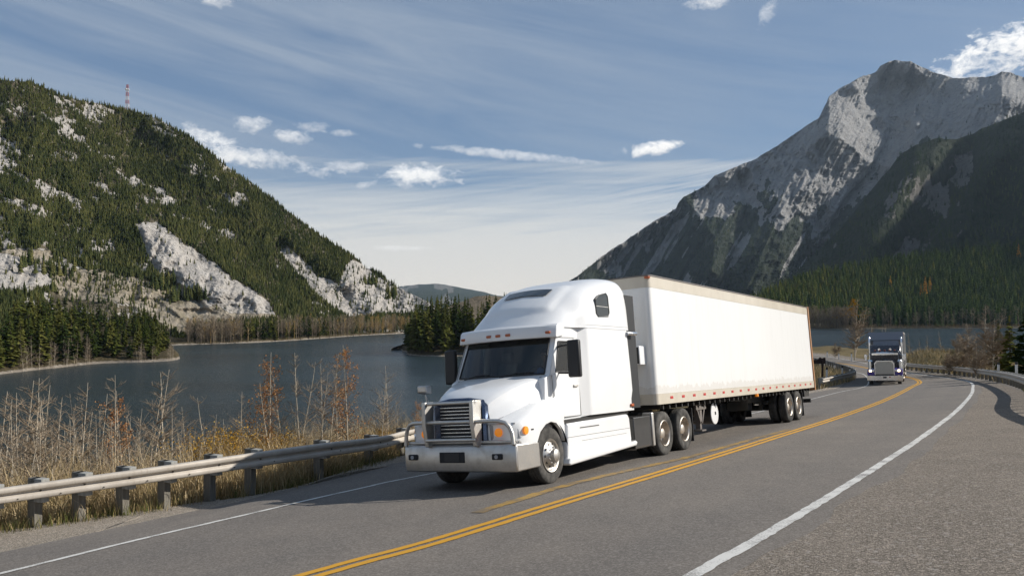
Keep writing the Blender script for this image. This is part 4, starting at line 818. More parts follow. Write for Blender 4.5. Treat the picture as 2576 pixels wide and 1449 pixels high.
b = MB(); b.prism([((x - 2069) * k, (953 - y) * k) for x, y in ((2030, 916), (2078, 915), (2078, 900), (2074, 899.5), (2070, 902), (2064, 898.4), (2058, 905), (2046, 906), (2030, 906))], .065, .12); b.build('board', M['brown'], e, .01)
tag(e, 'dark brown timber sign with a jagged top edge, seen from behind by the trailer', 'sign')
tb = at(320, 281, 797.); H = (281 - 213) / F * 797; e = empty('lattice_mast', tuple(tb)); M['mast'] = mat('red_white_mast_steel', (.40, .27, .26), .5)
t_ = NT(M['mast']); z_ = t_.n('ShaderNodeSeparateXYZ', {0: t_.pos()}).outputs[2]; t_.color(t_.mix(t_.math('GREATER_THAN', t_.math('FRACT', t_.math('DIVIDE', z_, 7.2)), .5), (.36, .10, .09), (.60, .58, .58)))
b = MB(); n = 9; wd = lambda q: 3.1 - 1.9 * q; cor = [(-.5, -.5), (.5, -.5), (.5, .5), (-.5, .5)]
for i in range(4): b.tube([(cor[i][0] * wd(0), cor[i][1] * wd(0), -3), (cor[i][0] * wd(1), cor[i][1] * wd(1), H)], .16, 4)
for k in range(n):
    q0, q1 = k / n, (k + 1) / n
    for i in range(4):
        j = (i + 1) % 4; p0, p1 = (cor[i][0] * wd(q0), cor[i][1] * wd(q0), H * q0), (cor[j][0] * wd(q1), cor[j][1] * wd(q1), H * q1); p2, p3 = (cor[j][0] * wd(q0), cor[j][1] * wd(q0), H * q0), (cor[i][0] * wd(q1), cor[i][1] * wd(q1), H * q1)
        b.tube([p0, p1], .08, 3); b.tube([p2, p3], .08, 3); b.tube([p3, p1], .08, 3)
b.build('lattice', M['mast'], e, smooth=0)
for dx in (-.9, 1.3):
    b = MB(); b.lathe([(1.05, 0), (.9, -.35), (.5, -.55), (.001, -.6)], (dx, -1.0, H * .80 + (.5 if dx < 0 else 0)), 14); b.build('dish', M['wpost'], e)
b = MB(); b.box(-5.2, -2.2, -1.5, 1.5, -2, 1.1); b.prism([(-5.4, 1.1), (-2.0, 1.1), (-2.3, 1.5), (-5.1, 1.5)], -1.7, 1.7); b.build('equipment_hut', M['wpost'], e)
tag(e, 'red and white lattice mast with two round dishes on top of the left hill', 'mast')
# ------------------------------------------------------------------ the dark truck coming round the bend
M['dkpaint'] = m_body('blue_black_paint', (.010, .011, .020), .25, .1); M['purple'] = m_body('purple_fender_paint', (.045, .022, .22), .25, .1); M['greyt'] = m_body('grey_trailer_panel', (.16, .16, .165), .5, .4); M['tarp'] = mat('blue_grey_deflector', (.20, .22, .26), .5)
M['mesh'] = m_metal('radiator_mesh', (.42, .40, .36), .4, .2); M['lamp'] = mat('lit_headlamp', (.9, .85, .7), .2, emit=((1., .78, .45), 6.)); M['glass2'] = mat('split_windshield_glass', (.012, .02, .022), .08, coat=.5)
c0 = at(2227, 966, 64.); fa_ = math.radians(-115.3)     # heading of the nose, measured from +X
D = empty('semi_truck', (c0[0], c0[1], float(surf(c0[0], c0[1])) + .0), fa_); D.rotation_euler = (R(2.4), R(-2.2), fa_)
tag(D, 'dark blue and purple semi truck with lit headlights coming round the bend', 'semi truck')
def bb(name, m, x0, x1, y0, y1, z0, z1, par=D, bev=.02): b = MB(); b.box(x0, x1, y0, y1, z0, z1); return b.build(name, M[m], par, bev)
b = MB(); b.loft([[(x, y, z) for x, z in ((-.02 - .06 * abs(y / 1.22) ** 3, .28), (.06 - .06 * abs(y / 1.22) ** 3, .34), (.06 - .06 * abs(y / 1.22) ** 3, .68), (-.02 - .06 * abs(y / 1.22) ** 3, .73), (-.25, .73), (-.25, .28))] for y in np.linspace(-1.22, 1.22, 15)]); bm2 = b.build('bumper', M['chrome'], D)
bb('number_plate', 'darkp', .06, .075, -.12, .12, .50, .62, bm2); bb('tow_badge', 'red', .06, .072, .30, .42, .56, .62, bm2)
b = MB(); hp2 = [(-.70, .76), (.70, .76), (.70, 1.62), (.55, 1.80), (-.55, 1.80), (-.70, 1.62)]; b.loft([[(-.12, y, z) for y, z in hp2], [(-.02, y * .98, z) for y, z in hp2], [(-.02, y * .88, .83 + (z - .83) * .93) for y, z in hp2]], True, False); gs = b.build('grille_surround', M['chrome'], D); bb('radiator_mesh', 'mesh', -.10, -.05, -.6, .6, .80, 1.74, gs, 0)
b = MB(); b.loft([[(x, y, z) for y, z in ((-.66, .85), (-.66, 1.55), (-.5, 1.74), (.5, 1.74), (.66, 1.55), (.66, .85))] for x in (-.10, -1.0)] + [[(-2.35, y * 1.15, z * 1.05) for y, z in ((-.66, .85), (-.66, 1.55), (-.5, 1.74), (.5, 1.74), (.66, 1.55), (.66, .85))]]); b.build('hood', M['dkpaint'], D, .02)
for s in (1, -1):
    b = MB(); b.loft([[(-.15, s * .66, .74), (-.15, s * 1.2, .74), (-.15, s * 1.2, .98), (-.15, s * .66, 1.05)], [(-.5, s * .66, .74), (-.5, s * 1.23, .74), (-.5, s * 1.23, 1.12), (-.5, s * .66, 1.2)], [(-1.0, s * .66, 1.0), (-1.0, s * 1.23, 1.0), (-1.0, s * 1.23, 1.16), (-1.0, s * .66, 1.25)], [(-1.6, s * .66, .6), (-1.6, s * 1.23, .6), (-1.6, s * 1.23, .95), (-1.6, s * .66, 1.1)]]); b.build('fender', M['purple'], D, .03)
    hl = bb('headlight_housing', 'chrome', -.2, -.10, min(s * .72, s * 1.17), max(s * .72, s * 1.17), .97, 1.14); bb('headlight', 'lamp', -.10, -.085, min(s * .90, s * 1.06), max(s * .90, s * 1.06), .985, 1.125, hl, 0); bb('turn_lamp', 'amberd', -.10, -.085, min(s * 1.085, s * 1.165), max(s * 1.085, s * 1.165), .985, 1.125, hl, 0)
    b = MB(); b.cyl((-1.95, s * 1.02, 1.05), (-1.95, s * 1.02, 1.72), .19, 18); b.lathe([(.19, 0), (.14, .10), (.02, .13)], (-1.95, s * 1.02, 1.72), 18, 'z'); b.build('air_cleaner', M['chrome'], D)
    b = MB(); b.cyl((-4.55, s * 1.17, .9), (-4.55, s * 1.17, 3.15), .075, 12); b.tube([(-4.55, s * 1.17, 3.15), (-4.6, s * 1.17, 3.4), (-4.72, s * 1.17, 3.52)], .075, 10); b.build('exhaust_stack', M['chrome'], D)
    mr = bb('mirror', 'chrome', -2.35, -2.25, min(s * 1.28, s * 1.46), max(s * 1.28, s * 1.46), 1.75, 2.25); 
    for q0, q1 in (((-2.4, s * .98, 2.38), (-2.3, s * 1.36, 2.0)), ((-2.4, s * .98, 1.8), (-2.3, s * 1.36, 1.85))): b = MB(); b.tube([q0, q1], .02, 6); b.build('mirror_arm', M['chrome'], mr)

    bb('fuel_tank', 'chrome', -4.3, -2.7, min(s * .75, s * 1.2), max(s * .75, s * 1.2), .35, .95, D, .15); wheel(D, -.95, .5, s * 1.12, s, .5, front=True)
    for x in (-6.0, -7.3, -16.2, -17.4): wheel(D, x, .5, s * 1.22, s, .5, True)
cb2 = bb('cab', 'dkpaint', -4.0, -2.35, -1.0, 1.0, .95, 2.52, D, .08)
for s in (1, -1):
    b = MB(); b.add([(-2.33, s * .03, 1.82), (-2.40, s * .88, 1.82), (-2.46, s * .86, 2.22), (-2.39, s * .03, 2.22), (-2.4, s * .03, 1.82), (-2.5, s * .88, 1.82), (-2.5, s * .86, 2.22), (-2.45, s * .03, 2.22)], [(0, 1, 2, 3), (4, 5, 6, 7), (0, 1, 5, 4), (2, 3, 7, 6), (1, 2, 6, 5), (0, 3, 7, 4)]); b.build('windshield', M['glass2'], D)
    b = MB(); b.prism([(-3.5, 1.75), (-2.6, 1.75), (-2.6, 2.25), (-3.4, 2.3)], min(s * 1.0, s * 1.006), max(s * 1.0, s * 1.006)); b.build('side_window', M['glass2'], D)
b = MB(); b.loft([[(-2.52, y * .9, 2.50), (-2.05 - .2 * abs(y), y, 2.33), (-2.05 - .2 * abs(y), y, 2.20), (-2.12 - .2 * abs(y), y, 2.20), (-2.5, y * .9, 2.42)] for y in (-.93, 0, .93)]); b.build('visor', M['chrome'], D)
for y in (-.7, -.35, 0, .35, .7): bb('cab_lamp', 'amberd', -2.55, -2.42, y - .06, y + .06, 2.52, 2.59)
for y in (-.4, .4): b = MB(); b.tube([(-2.5, y, 2.62), (-2.9, y, 2.62)], [.09, .04], 10); b.build('air_horn', M['chrome'], D)
b = MB(); b.prism([(-5.6, .95), (-4.0, .95), (-3.8, 2.4), (-4.4, 2.95), (-5.6, 3.0)], -1.1, 1.1); b.build('sleeper', M['dkpaint'], D, .08)
bb('chassis', 'frame', -8.2, -.4, -.5, .5, .55, .95, D)
b = MB(); b.box(-18.6, -6.35, -1.28, 1.28, 1.15, 3.95); tb2 = b.build('trailer_body', M['greyt'], D, .02)
b = MB(); b.prism([(-6.35, 2.9), (-6.05, 2.9), (-6.34, 3.98), (-6.35, 3.98)], -.95, .95); b.prism([(-6.36, 3.2), (-6.1, 3.35), (-6.3, 4.0), (-6.36, 4.0)], -1.3, 1.3); b.build('front_deflector', M['tarp'], D)
for y in (-1.0, -.4, .2, .8): bb('front_rib', 'greyt', -6.349, -6.30, y - .04, y + .04, 1.2, 3.2, tb2, 0)
for k in range(9): bb('side_post', 'dullalu', -7.2 - k * 1.35, -7.1 - k * 1.35, 1.281, 1.32, 1.2, 3.9, tb2, 0)
bb('top_rail', 'dullalu', -18.6, -6.34, 1.281, 1.31, 3.85, 3.97, tb2, 0); bb('bottom_rail', 'dullalu', -18.6, -6.34, 1.281, 1.31, 1.1, 1.25, tb2, 0); bb('marker_lamp', 'red', -6.5, -6.38, 1.31, 1.33, 3.8, 3.9); bb('trailer_frame', 'frame', -18.4, -9.5, -.6, .6, .8, 1.14)
# ------------------------------------------------------------------ trees
def m_leaf(name, cols, attr=True, sc=.25, rough=.8):
    m = mat(name, rough=rough, spec=.0); t = NT(m)
    k = t.attr('tint') if attr else t.n('ShaderNodeObjectInfo').outputs['Random']
    k = t.math('ADD', k, t.math('MULTIPLY', t.math('SUBTRACT', t.noise(t.pos(), sc, 4, .65), .5), .5))
    n = len(cols); t.color(t.ramp(k, [((i + .5) / n, c) for i, c in enumerate(cols)])); return m
GREENS = [(.028, .040, .012), (.048, .062, .016), (.074, .084, .020), (.105, .10, .028)]
M['forest'] = m_leaf('forest_needles', [(.028, .037, .014), (.049, .057, .020), (.074, .078, .027), (.105, .10, .036)]); M['needle'] = m_leaf('spruce_needles', [(.030, .046, .013), (.056, .072, .017), (.086, .098, .022), (.12, .12, .03)], False, 2.5)
M['needle_far'] = m_leaf('mountain_needles', [(.018, .030, .015), (.028, .044, .018), (.042, .058, .022), (.066, .076, .028)])
M['foot'] = m_leaf('painted_shade_needles', [(.016, .027, .008), (.027, .044, .011), (.046, .064, .015), (.085, .088, .020)])  # darker greens: the slope's shade is painted into the needles
M['gold'] = m_leaf('golden_larch_needles', [(.40, .19, .025), (.52, .26, .035), (.58, .33, .05)], False, 2.)
M['bark'] = m_wood('conifer_bark', (.07, .055, .042), (.13, .105, .085))
M['pale'] = m_wood('pale_aspen_bark', (.40, .33, .24), (.62, .55, .44)); M['twig'] = m_wood('bare_twigs', (.20, .15, .10), (.34, .265, .185)); M['greytwig'] = m_leaf('far_bare_wood', [(.17, .135, .10), (.25, .20, .145), (.31, .25, .17), (.38, .25, .09)])
M['redleaf'] = m_leaf('russet_leaves', [(.24, .10, .038), (.34, .155, .055), (.42, .22, .085)], True, 2.); M['yelleaf'] = m_leaf('yellow_leaves', [(.34, .18, .02), (.48, .26, .03), (.52, .33, .06)], True, 2.)
def conifer(seed, levels=17, rad=.17, base=.07, full=1.):
    r = random.Random(seed); v = []; f = []
    for k in range(levels):
        q = k / (levels - 1); z = base + (.975 - base) * q ** .92; rr = rad * (1 - q) ** .82 * (1.05 - .35 * (q < .08)) + .012
        for j in range(max(4, int(11 - 5 * q))):
            if r.random() > full: continue
            a = r.uniform(0, 6.283); L = rr * r.uniform(.55, 1.18); zz = z + r.uniform(-.02, .02); dr = L * r.uniform(.10, .45); w = L * r.uniform(.22, .38) + .006
            c, s = math.cos(a), math.sin(a)
            for tw in (0, 1):
                o = len(v); ox = L * .5; up = .02 if tw else -.01; wz = w * (.55 if tw else .1) * r.choice((-1, 1)); w_ = w * (1 if not tw else .6)
                v += [(0, 0, zz + .012), (c * ox - s * w_, s * ox + c * w_, zz - dr * .35 + wz + up * .3), (c * L, s * L, zz - dr), (c * ox + s * w_, s * ox - c * w_, zz - dr * .35 - wz)]; f.append((o, o + 1, o + 2, o + 3))
    o = len(v); v += [(.012, 0, .9), (-.008, .01, .9), (-.006, -.01, .9), (0, 0, 1.)]; f += [(o, o + 1, o + 3), (o + 1, o + 2, o + 3), (o + 2, o, o + 3)]
    b = MB(); b.add(v, f); return b
def lowcon(seed, levels=6, rad=.17, nr=6):
    r = np.random.default_rng(seed); V = []; Fc = []
    for k in range(levels):
        q = k / levels; z0 = .06 + .86 * q; zt = min(1.0, z0 + .30 * (1 - .4 * q)); R0 = rad * (1 - q) ** .85 + .012; o = len(V); V.append((r.uniform(-.01, .01), r.uniform(-.01, .01), zt))
        for j in range(nr): a = 6.283 * (j + r.uniform(-.3, .3)) / nr; R_ = R0 * r.uniform(.6, 1.15); V.append((R_ * math.cos(a), R_ * math.sin(a), z0 + r.uniform(-.03, .02)))
        for j in range(nr): Fc.append((o, o + 1 + j, o + 1 + (j + 1) % nr))
    return np.array(V), np.array(Fc)
def lowbare(seed):
    r = np.random.default_rng(seed); V = []; Fc = []
    def tri(a, b, w):
        o = len(V); d = np.cross(np.array(b) - a, r.normal(size=3)); d = d / (np.linalg.norm(d) + 1e-9) * w; V.extend([tuple(np.array(a) - d), tuple(np.array(a) + d), tuple(b)]); Fc.append((o, o + 1, o + 2))
    tri((0, 0, 0), (r.uniform(-.03, .03), r.uniform(-.03, .03), 1), .012); tri((0, 0, 0), (r.uniform(-.03, .03), 0, .98), .012)
    for k in range(20):
        z = r.uniform(.25, .93); a = r.uniform(0, 6.28); L = .22 * (1.1 - z) + .05; b = (L * math.cos(a), L * math.sin(a), z + L * r.uniform(.6, 1.5)); tri((0, 0, z), b, .007)
        for j in range(2): m = np.array((0, 0, z)) * .5 + np.array(b) * .5; tri(m, m + r.normal(size=3) * .035 + np.array((0, 0, .05)), .006)
    return np.array(V), np.array(Fc)
LOW = [lowcon(k, rad=.15 + .025 * (k % 4)) for k in range(8)]; LOWB = [lowbare(k) for k in range(6)]
def forest(name, m, P, H, T, label, cat='forest', tint=None, parent=None):
    n = len(P); tint = rng.random(n) if tint is None else tint; Vs, Fs, Ts = [], [], []; o = 0; w = rng.integers(0, len(T), n); ang = rng.random(n) * 6.283
    for k, (V, Fc) in enumerate(T):
        i = np.where(w == k)[0]
        if not len(i): continue
        c, s = np.cos(ang[i])[:, None], np.sin(ang[i])[:, None]; h = H[i][:, None]; X = V[None, :, 0] * h; Y = V[None, :, 1] * h
        Q = np.stack([P[i, 0:1] + X * c - Y * s, P[i, 1:2] + X * s + Y * c, P[i, 2:3] - .02 * h + V[None, :, 2] * h], 2)
        Vs.append(Q.reshape(-1, 3)); Fs.append((Fc[None] + (np.arange(len(i)) * len(V))[:, None, None] + o).reshape(-1, 3)); Ts.append(np.repeat(tint[i], len(V))); o += len(i) * len(V)
    ob = npmesh(name, np.concatenate(Vs), np.concatenate(Fs), m, False, {'tint': np.concatenate(Ts)}); tag(ob, label, cat, kind='stuff'); return ob
def scatter(S, n, dens, bmax=1.):
    a = rng.random(n); b = rng.random(n) * bmax; P = locate(S, a, b)
    px = S['px'][0] + a * (S['px'][-1] - S['px'][0]); nn, mm = S['PX'].shape; i = (a * (nn - 1)).astype(int); j = (b * (mm - 1)).astype(int)
    py = S['PY'][i, j]; span = np.abs(S['PY'][i, -1] - S['PY'][i, 0]); k = rng.random(n) < dens(px, py, b, S['rock'][i, j]) * span / span.max(); return P[k], px[k], py[k]
# left hill: dense on the slopes, thinned on the rock
def dh(px, py, b, rk):
    d = np.where(rk < .5, 1., np.where(rk < .9, .30, .13)); n = fbm(px * .03, py * .03, 4, 61)
    d = d * np.where(n < .40, .45, 1.); d = np.where(inpoly(px, py, fan) | inpoly(px, py, apron) | inpoly(px, py, pile) | inpoly(px, py, bench), .0, d)
    d = np.where(inpoly(px, py, cliffA) | inpoly(px, py, quarry), .006, d); d = np.where(inpoly(px, py, cliffB), .05, d); d = np.where(inpoly(px, py, soilz), .08, d); d = np.where((py > 738) & (px > 110) & (px < 430), .06, d)
    return d * np.where((px < 90) & (py < 330), .55, 1.)
P, px, py = scatter(HILL, 200000, dh); forest('hill_forest', M['forest'], P, np.clip(rng.gamma(11, .29, len(P)), 1.7, 5.2), LOW, 'dense conifer woods covering the steep left hillside', tint=np.clip(.42 + .4 * (fbm(px * .02, py * .03, 4, 8) - .5) * 2 + rng.normal(0, .22, len(P)), 0, 1))
cl = []
for x0, y0, sx, sy, n in ((415, 722, 26, 12, 34), (468, 752, 40, 9, 34), (150, 690, 60, 10, 16), (60, 668, 30, 8, 12), (985, 745, 12, 10, 12), (935, 712, 14, 6, 12)):
    k = 0
    while k < n:
        a, b_ = random.gauss(x0, sx * .6), random.gauss(y0, sy * .5); yb = float(np.interp(a, HILL['px'], HILL['PY'][:, 0])); yt = float(np.interp(a, HILL['px'], HILL['PY'][:, -1])); cl.append(((a + 260) / 1360, min(.98, max(.01, (b_ - yb) / (yt - yb))))); k += 1
cl = np.array(cl); P = locate(HILL, cl[:, 0], cl[:, 1]); forest('quarry_conifers', M['forest'], P, rng.uniform(7, 11, len(P)), LOW, 'clumps of conifers on the quarry benches of the left hill')
P, px, py = scatter(MTN, 30000, lambda x, y, b, rk: np.where(rk < .5, 1., .02)); forest('mountain_forest', M['needle_far'], P, rng.uniform(7, 11, len(P)), LOW, 'dark woods climbing the lower flanks of the grey mountain')
P, px, py = scatter(RIDGE, 17000, lambda x, y, b, rk: np.where(rk < .45, 1., .12)); forest('ridge_forest', M['needle_far'], P, rng.uniform(8, 14, len(P)), LOW, 'dark conifer woods on the shaded ridge at the right', tint=np.clip(.5 + 1.2 * (fbm(px * .02 + py * .01, py * .02, 4, 4) - .5) + rng.normal(0, .14, len(P)), 0, 1))
P, px, py = scatter(FOOT, 10000, lambda x, y, b, rk: 1.); forest('foothill_forest', M['foot'], P, rng.uniform(10, 16, len(P)), LOW, 'dense conifer woods on the low slope across the right-hand water', tint=np.clip(.40 + .25 * sstep(2350, 2050, px) + rng.normal(0, .2, len(P)), 0, 1))  # tint rises leftwards: the sunlit end is painted into the needle colour
def on_spit(S, a, b): return locate({'V': np.concatenate([S[0], S[1][..., None]], 2)}, np.asarray(a, float), np.asarray(b, float))
def pxof(P): return CX + F * P[:, 0] / P[:, 1]
n = 1500; P = on_spit(FS, rng.random(n), .02 + .5 * rng.random(n) ** 1.3); x = pxof(P); k = (x > 470) & (x < 1090) & ~((x > 612) & (x < 700) & (rng.random(n) < .92)) & ~((x > 715) & (x < 855) & (rng.random(n) < .55)); P = P[k]; forest('far_bare_woods', M['greytwig'], P, rng.uniform(7, 13, len(P)), LOWB, 'strip of bare brown aspens along the far left shore', 'woods', tint=np.clip(.4 + rng.normal(0, .25, len(P)) + .3 * (pxof(P) > 890), 0, 1))
n = 1400; P = on_spit(RS, rng.random(n), .01 + .45 * rng.random(n)); x = pxof(P); k = ((x > 1960) & (x < 2150)) | (rng.random(n) < .12); P = P[k]; forest('far_bare_woods', M['greytwig'], P, rng.uniform(9, 20, len(P)), LOWB, 'strip of bare grey trees along the right-hand far shore', 'woods', tint=rng.uniform(0, .6, len(P)))
n = 700; P = on_spit(RS, rng.random(n), .25 + .7 * rng.random(n)); P = P[pxof(P) > 2120]; forest('far_shore_conifers', M['foot'], P, rng.uniform(12, 22, len(P)), LOW, 'dark conifers standing along the right-hand far shore', tint=rng.uniform(0, .5, len(P)))
n = 2600; P = on_spit(RS, rng.random(n), .02 + .1 * rng.random(n)); forest('shore_brush', M['greytwig'], P, rng.uniform(1.5, 3.5, len(P)), LOWB, 'low russet brush along the right-hand far shore', 'brush')
# single trees: each an Empty with a trunk and a crown
CON = []
for k in range(7):
    e = empty('conifer_tree', (0, 0, -300)); b = MB(); b.tube([(0, 0, -.03), (.003, .002, .4), (0, 0, .93)], [.016, .010, .002], 6); b.build('trunk', M['bark'], e)
    conifer(k, 17 + k % 3, .145 + .02 * (k % 4), .05 + .05 * (k % 2), .95).build('crown', M['needle'], e, smooth=0, fixn=False); CON.append([e, 0])
def put(pool, k, P, h, label, cat, group=None, rz=None, wide=1.):
    e, used = pool[k % len(pool)]; o = e if not used else copy_tree(e); pool[k % len(pool)][1] = 1
    o.location = tuple(P); o.scale = (h * wide, h * wide, h); o.rotation_euler = (0, 0, random.uniform(0, 6.28) if rz is None else rz); tag(o, label, cat, group); return o
def spaced(gen, n, dmin, tries=6000):
    out = []
    for _ in range(tries):
        p = gen()
        if p is None: continue
        if all((p[0] - q[0]) ** 2 + (p[1] - q[1]) ** 2 > dmin * dmin for q in out): out.append(p)
        if len(out) >= n: break
    return out
def gen_pt():
    b = .06 + .94 * rng.random() ** 1.4; p = on_spit(PT, [rng.uniform(.2, .92)], [b])[0]; x = CX + F * p[0] / p[1]
    return p if -60 < x < 425 - 30 * (b > .3) else None
for i, p in enumerate(spaced(gen_pt, 172, 3.0)):
    x = CX + F * p[0] / p[1]; h = rng.uniform(11.5, 16.5) * float(np.interp(x, [0, 120, 200, 270, 330, 420], [.86, .92, .80, .68, .60, .66])); h = h if p[1] > 262 else h * .8
    put(CON, int(rng.integers(0, 7)), p, h, 'dark green conifer in the dense stand on the wooded point at the left', 'conifer', 'conifers on the left wooded point', wide=rng.uniform(1.1, 1.6))
def gen_is():
    p = on_spit(IS, [rng.uniform(.16, .85)], [.10 + .9 * rng.random()])[0]; x = CX + F * p[0] / p[1]; return p if 1019 < x < 1330 else None
for i, p in enumerate(spaced(gen_is, 72, 2.6)):
    x = CX + F * p[0] / p[1]; h = rng.uniform(17, 23.5) * float(np.interp(x, [1019, 1040, 1075, 1250], [.62, .86, .96, 1.0]))
    put(CON, int(rng.integers(0, 7)), p, h, 'tall dark conifer packed on the small wooded island left of the white truck', 'conifer', 'conifers on the island', wide=rng.uniform(.8, 1.1))
def gen_fs():
    p = on_spit(FS, [rng.uniform(.1, .9)], [.05 + .3 * rng.random()])[0]; x = CX + F * p[0] / p[1]; return p if (610 < x < 705 or (715 < x < 860 and rng.random() < .5) or (480 < x < 520 and rng.random() < .4)) else None
for i, p in enumerate(spaced(gen_fs, 50, 3.2)):
    put(CON, int(rng.integers(0, 7)), p, rng.uniform(9.5, 14), 'small dark conifer among the bare trees along the far shore below the quarry', 'conifer', 'conifers on the far shore')
for x, y, Y, h, lb in ((2541, 932, 60, 3.9, 'bushy dark green conifer behind the two white posts at the right'), (2580, 934, 56, 4.0, 'dark green conifer cut off by the right edge of the picture'), (2398, 896, 93, 1.4, 'tiny conifer on the grassy bank behind the right guardrail'), (2512, 925, 75, 3.9, 'dark green conifer half hidden behind the bare trees at the right')):
    p = at(x, y, Y); p[2] = float(land_z(p[0], p[1])) - .1; h2 = h if lb[0] == 't' else h + (at(x, y, Y)[2] - p[2]); put(CON, random.randrange(7), p, h2, lb, 'conifer', wide=1.35)
GLD = []
for k in range(2):
    e = empty('larch_tree', (0, 0, -300)); b = MB(); b.tube([(0, 0, -.03), (0, 0, .95)], [.014, .002], 6); b.build('trunk', M['bark'], e); conifer(90 + k, 15, .15, .12, .75).build('crown', M['gold'], e, smooth=0, fixn=False); GLD.append([e, 0])
for i, (x, b_, h, lb) in enumerate(((2328, .42, 25, 'golden larch on the dark right-hand slope, tallest of a cluster of three'), (2317, .38, 20, 'golden larch on the dark right-hand slope, left of a cluster of three'), (2340, .45, 22, 'golden larch on the dark right-hand slope, right of a cluster of three'), (2563, .80, 26, 'golden larch at the far right near the top of the dark slope'), (2240, .55, 19, 'lone small golden larch above the dark truck on the far slope'))):
    p = locate(FOOT, np.array([(x - 1820) / 1040]), np.array([b_]))[0]; put(GLD, i, p, h, lb, 'larch')
# bare broadleaf saplings
def limb(b, p, d, L, r, n, rr, sides=3, bend=.25, up=.2):
    pts = [Vector(p)]; d = Vector(d).normalized(); rad = [r]
    for k in range(n):
        d = (d + Vector((rr.gauss(0, bend), rr.gauss(0, bend), rr.gauss(0, bend) * .5 + up)) * (1. / n)).normalized(); pts.append(pts[-1] + d * (L / n)); rad.append(max(.0026, r * (1 - .85 * (k + 1) / n)))
    b.tube(pts, rad, sides, False); return pts
def sapling(seed, h, nb=26, spread=.26, forks=0, leaf=0, twigk=4, lm=None, tr=.0075, tk_=1.):
    rr = random.Random(seed); e = empty('bare_sapling' if not leaf else 'russet_sapling', (0, 0, -300)); tk = MB(); tw = MB(); tips = []
    stems = [limb(tk, (0, 0, -.3), (rr.gauss(0, .06), rr.gauss(0, .06), 1), h + .3, h * tr, 9, rr, 6, .12, .05)]
    for k in range(forks):
        q = stems[0][rr.randint(1, 4)]; stems.append(limb(tk, q, (rr.gauss(0, .3), rr.gauss(0, .3), 1), (h - q.z) * rr.uniform(.7, .95), h * tr * .7, 7, rr, 5, .15, .25))
    for st in stems:
        for k in range(nb if st is stems[0] else nb // 2):
            q = rr.uniform(.16, .97); i = min(len(st) - 2, int(q * (len(st) - 1))); f = q * (len(st) - 1) - i; p = st[i].lerp(st[i + 1], f)
            L = h * spread * (1.12 - q) ** .8 * rr.uniform(.45, 1.2); a = rr.uniform(0, 6.283); el = rr.uniform(.15, .75)
            pts = limb(tw, p, (math.cos(a), math.sin(a), el), L, (h * tr * .36 * (1.15 - q) + .0055) * tk_, 4, rr, 3, .5, .22)
            for j in range(twigk):
                i2 = rr.randint(1, 3); a2 = a + rr.choice((-1, 1)) * rr.uniform(.4, 1.2); t2 = limb(tw, pts[i2], (math.cos(a2), math.sin(a2), rr.uniform(.2, 1.0)), L * rr.uniform(.3, .6), .0052 * tk_, 2, rr, 3, .4, .2); tips += t2[1:]
            tips += pts[1:]
    tk.build('trunk', M['pale'], e, smooth=60, fixn=False); tw.build('branches', M['twig'], e, smooth=60, fixn=False)
    if leaf:
        V, Fc, ti = [], [], []
        for k in range(leaf):
            p = rr.choice(tips); p = p + Vector((rr.gauss(0, .05), rr.gauss(0, .05), rr.gauss(0, .06))); u = Vector((rr.gauss(0, 1), rr.gauss(0, 1), rr.gauss(0, 1))).normalized(); w = u.orthogonal().normalized(); s = rr.uniform(.020, .036); o = len(V)
            V += [tuple(p - u * s), tuple(p + w * s * .6), tuple(p + u * s), tuple(p - w * s * .6)]; Fc.append((o, o + 1, o + 2, o + 3)); ti += [rr.random()] * 4
        npmesh('leaves', V, Fc, lm or M['redleaf'], False, {'tint': ti}, e)
    return e
BARE = [[sapling(100 + k, 4., 32 + 4 * (k % 4), .25 + .04 * (k % 3), int(k % 4 == 1), twigk=5), 0] for k in range(9)]
LEAFY = [[sapling(200 + k, 4., 34, .25, min(1, k), leaf=1250, twigk=4), 0] for k in range(3)]
THIN = [[sapling(300 + k, 2.4, 20, .30, k % 2, twigk=3, tr=.006), 0] for k in range(6)]
def plant(pool, k, px, pyt, Y, h0, label, cat, group=None, rz=None):
    Y = Y - 3. * max(0., min(1., (620 - px) / 300)) if Y < 40 else Y; p = at(px, 1000, Y); p[2] = float(land_z(p[0], p[1])); top = at(px, pyt, Y)[2]; h = max(.6, top - p[2]) / h0
    e, used = pool[k % len(pool)]; o = e if not used else copy_tree(e); pool[k % len(pool)][1] = 1; o.location = tuple(p); o.scale = (h, h, h); o.rotation_euler = (R(random.uniform(-2, 2)), R(random.uniform(-2, 2)), random.uniform(0, 6.28) if rz is None else rz); tag(o, label, cat, group); return o
gB = 'bare saplings behind the left guardrail'; lB = 'bare pale-stemmed sapling in the thicket behind the left guardrail'
for k, (x, y, Y) in enumerate(((-30, 985, 22), (5, 1003, 21), (31, 955, 23), (49, 988, 22), (79, 950, 22.5), (99, 965, 24), (120, 1000, 21.5), (138, 1002, 22), (158, 994, 23), (182, 1030, 21), (204, 960, 22), (230, 992, 24), (255, 1040, 21), (349, 950, 23), (431, 1028, 22), (486, 1022, 23), (530, 1040, 22), (552, 995, 25))): plant(BARE, k, x, y, Y, 4., lB, 'sapling', gB)
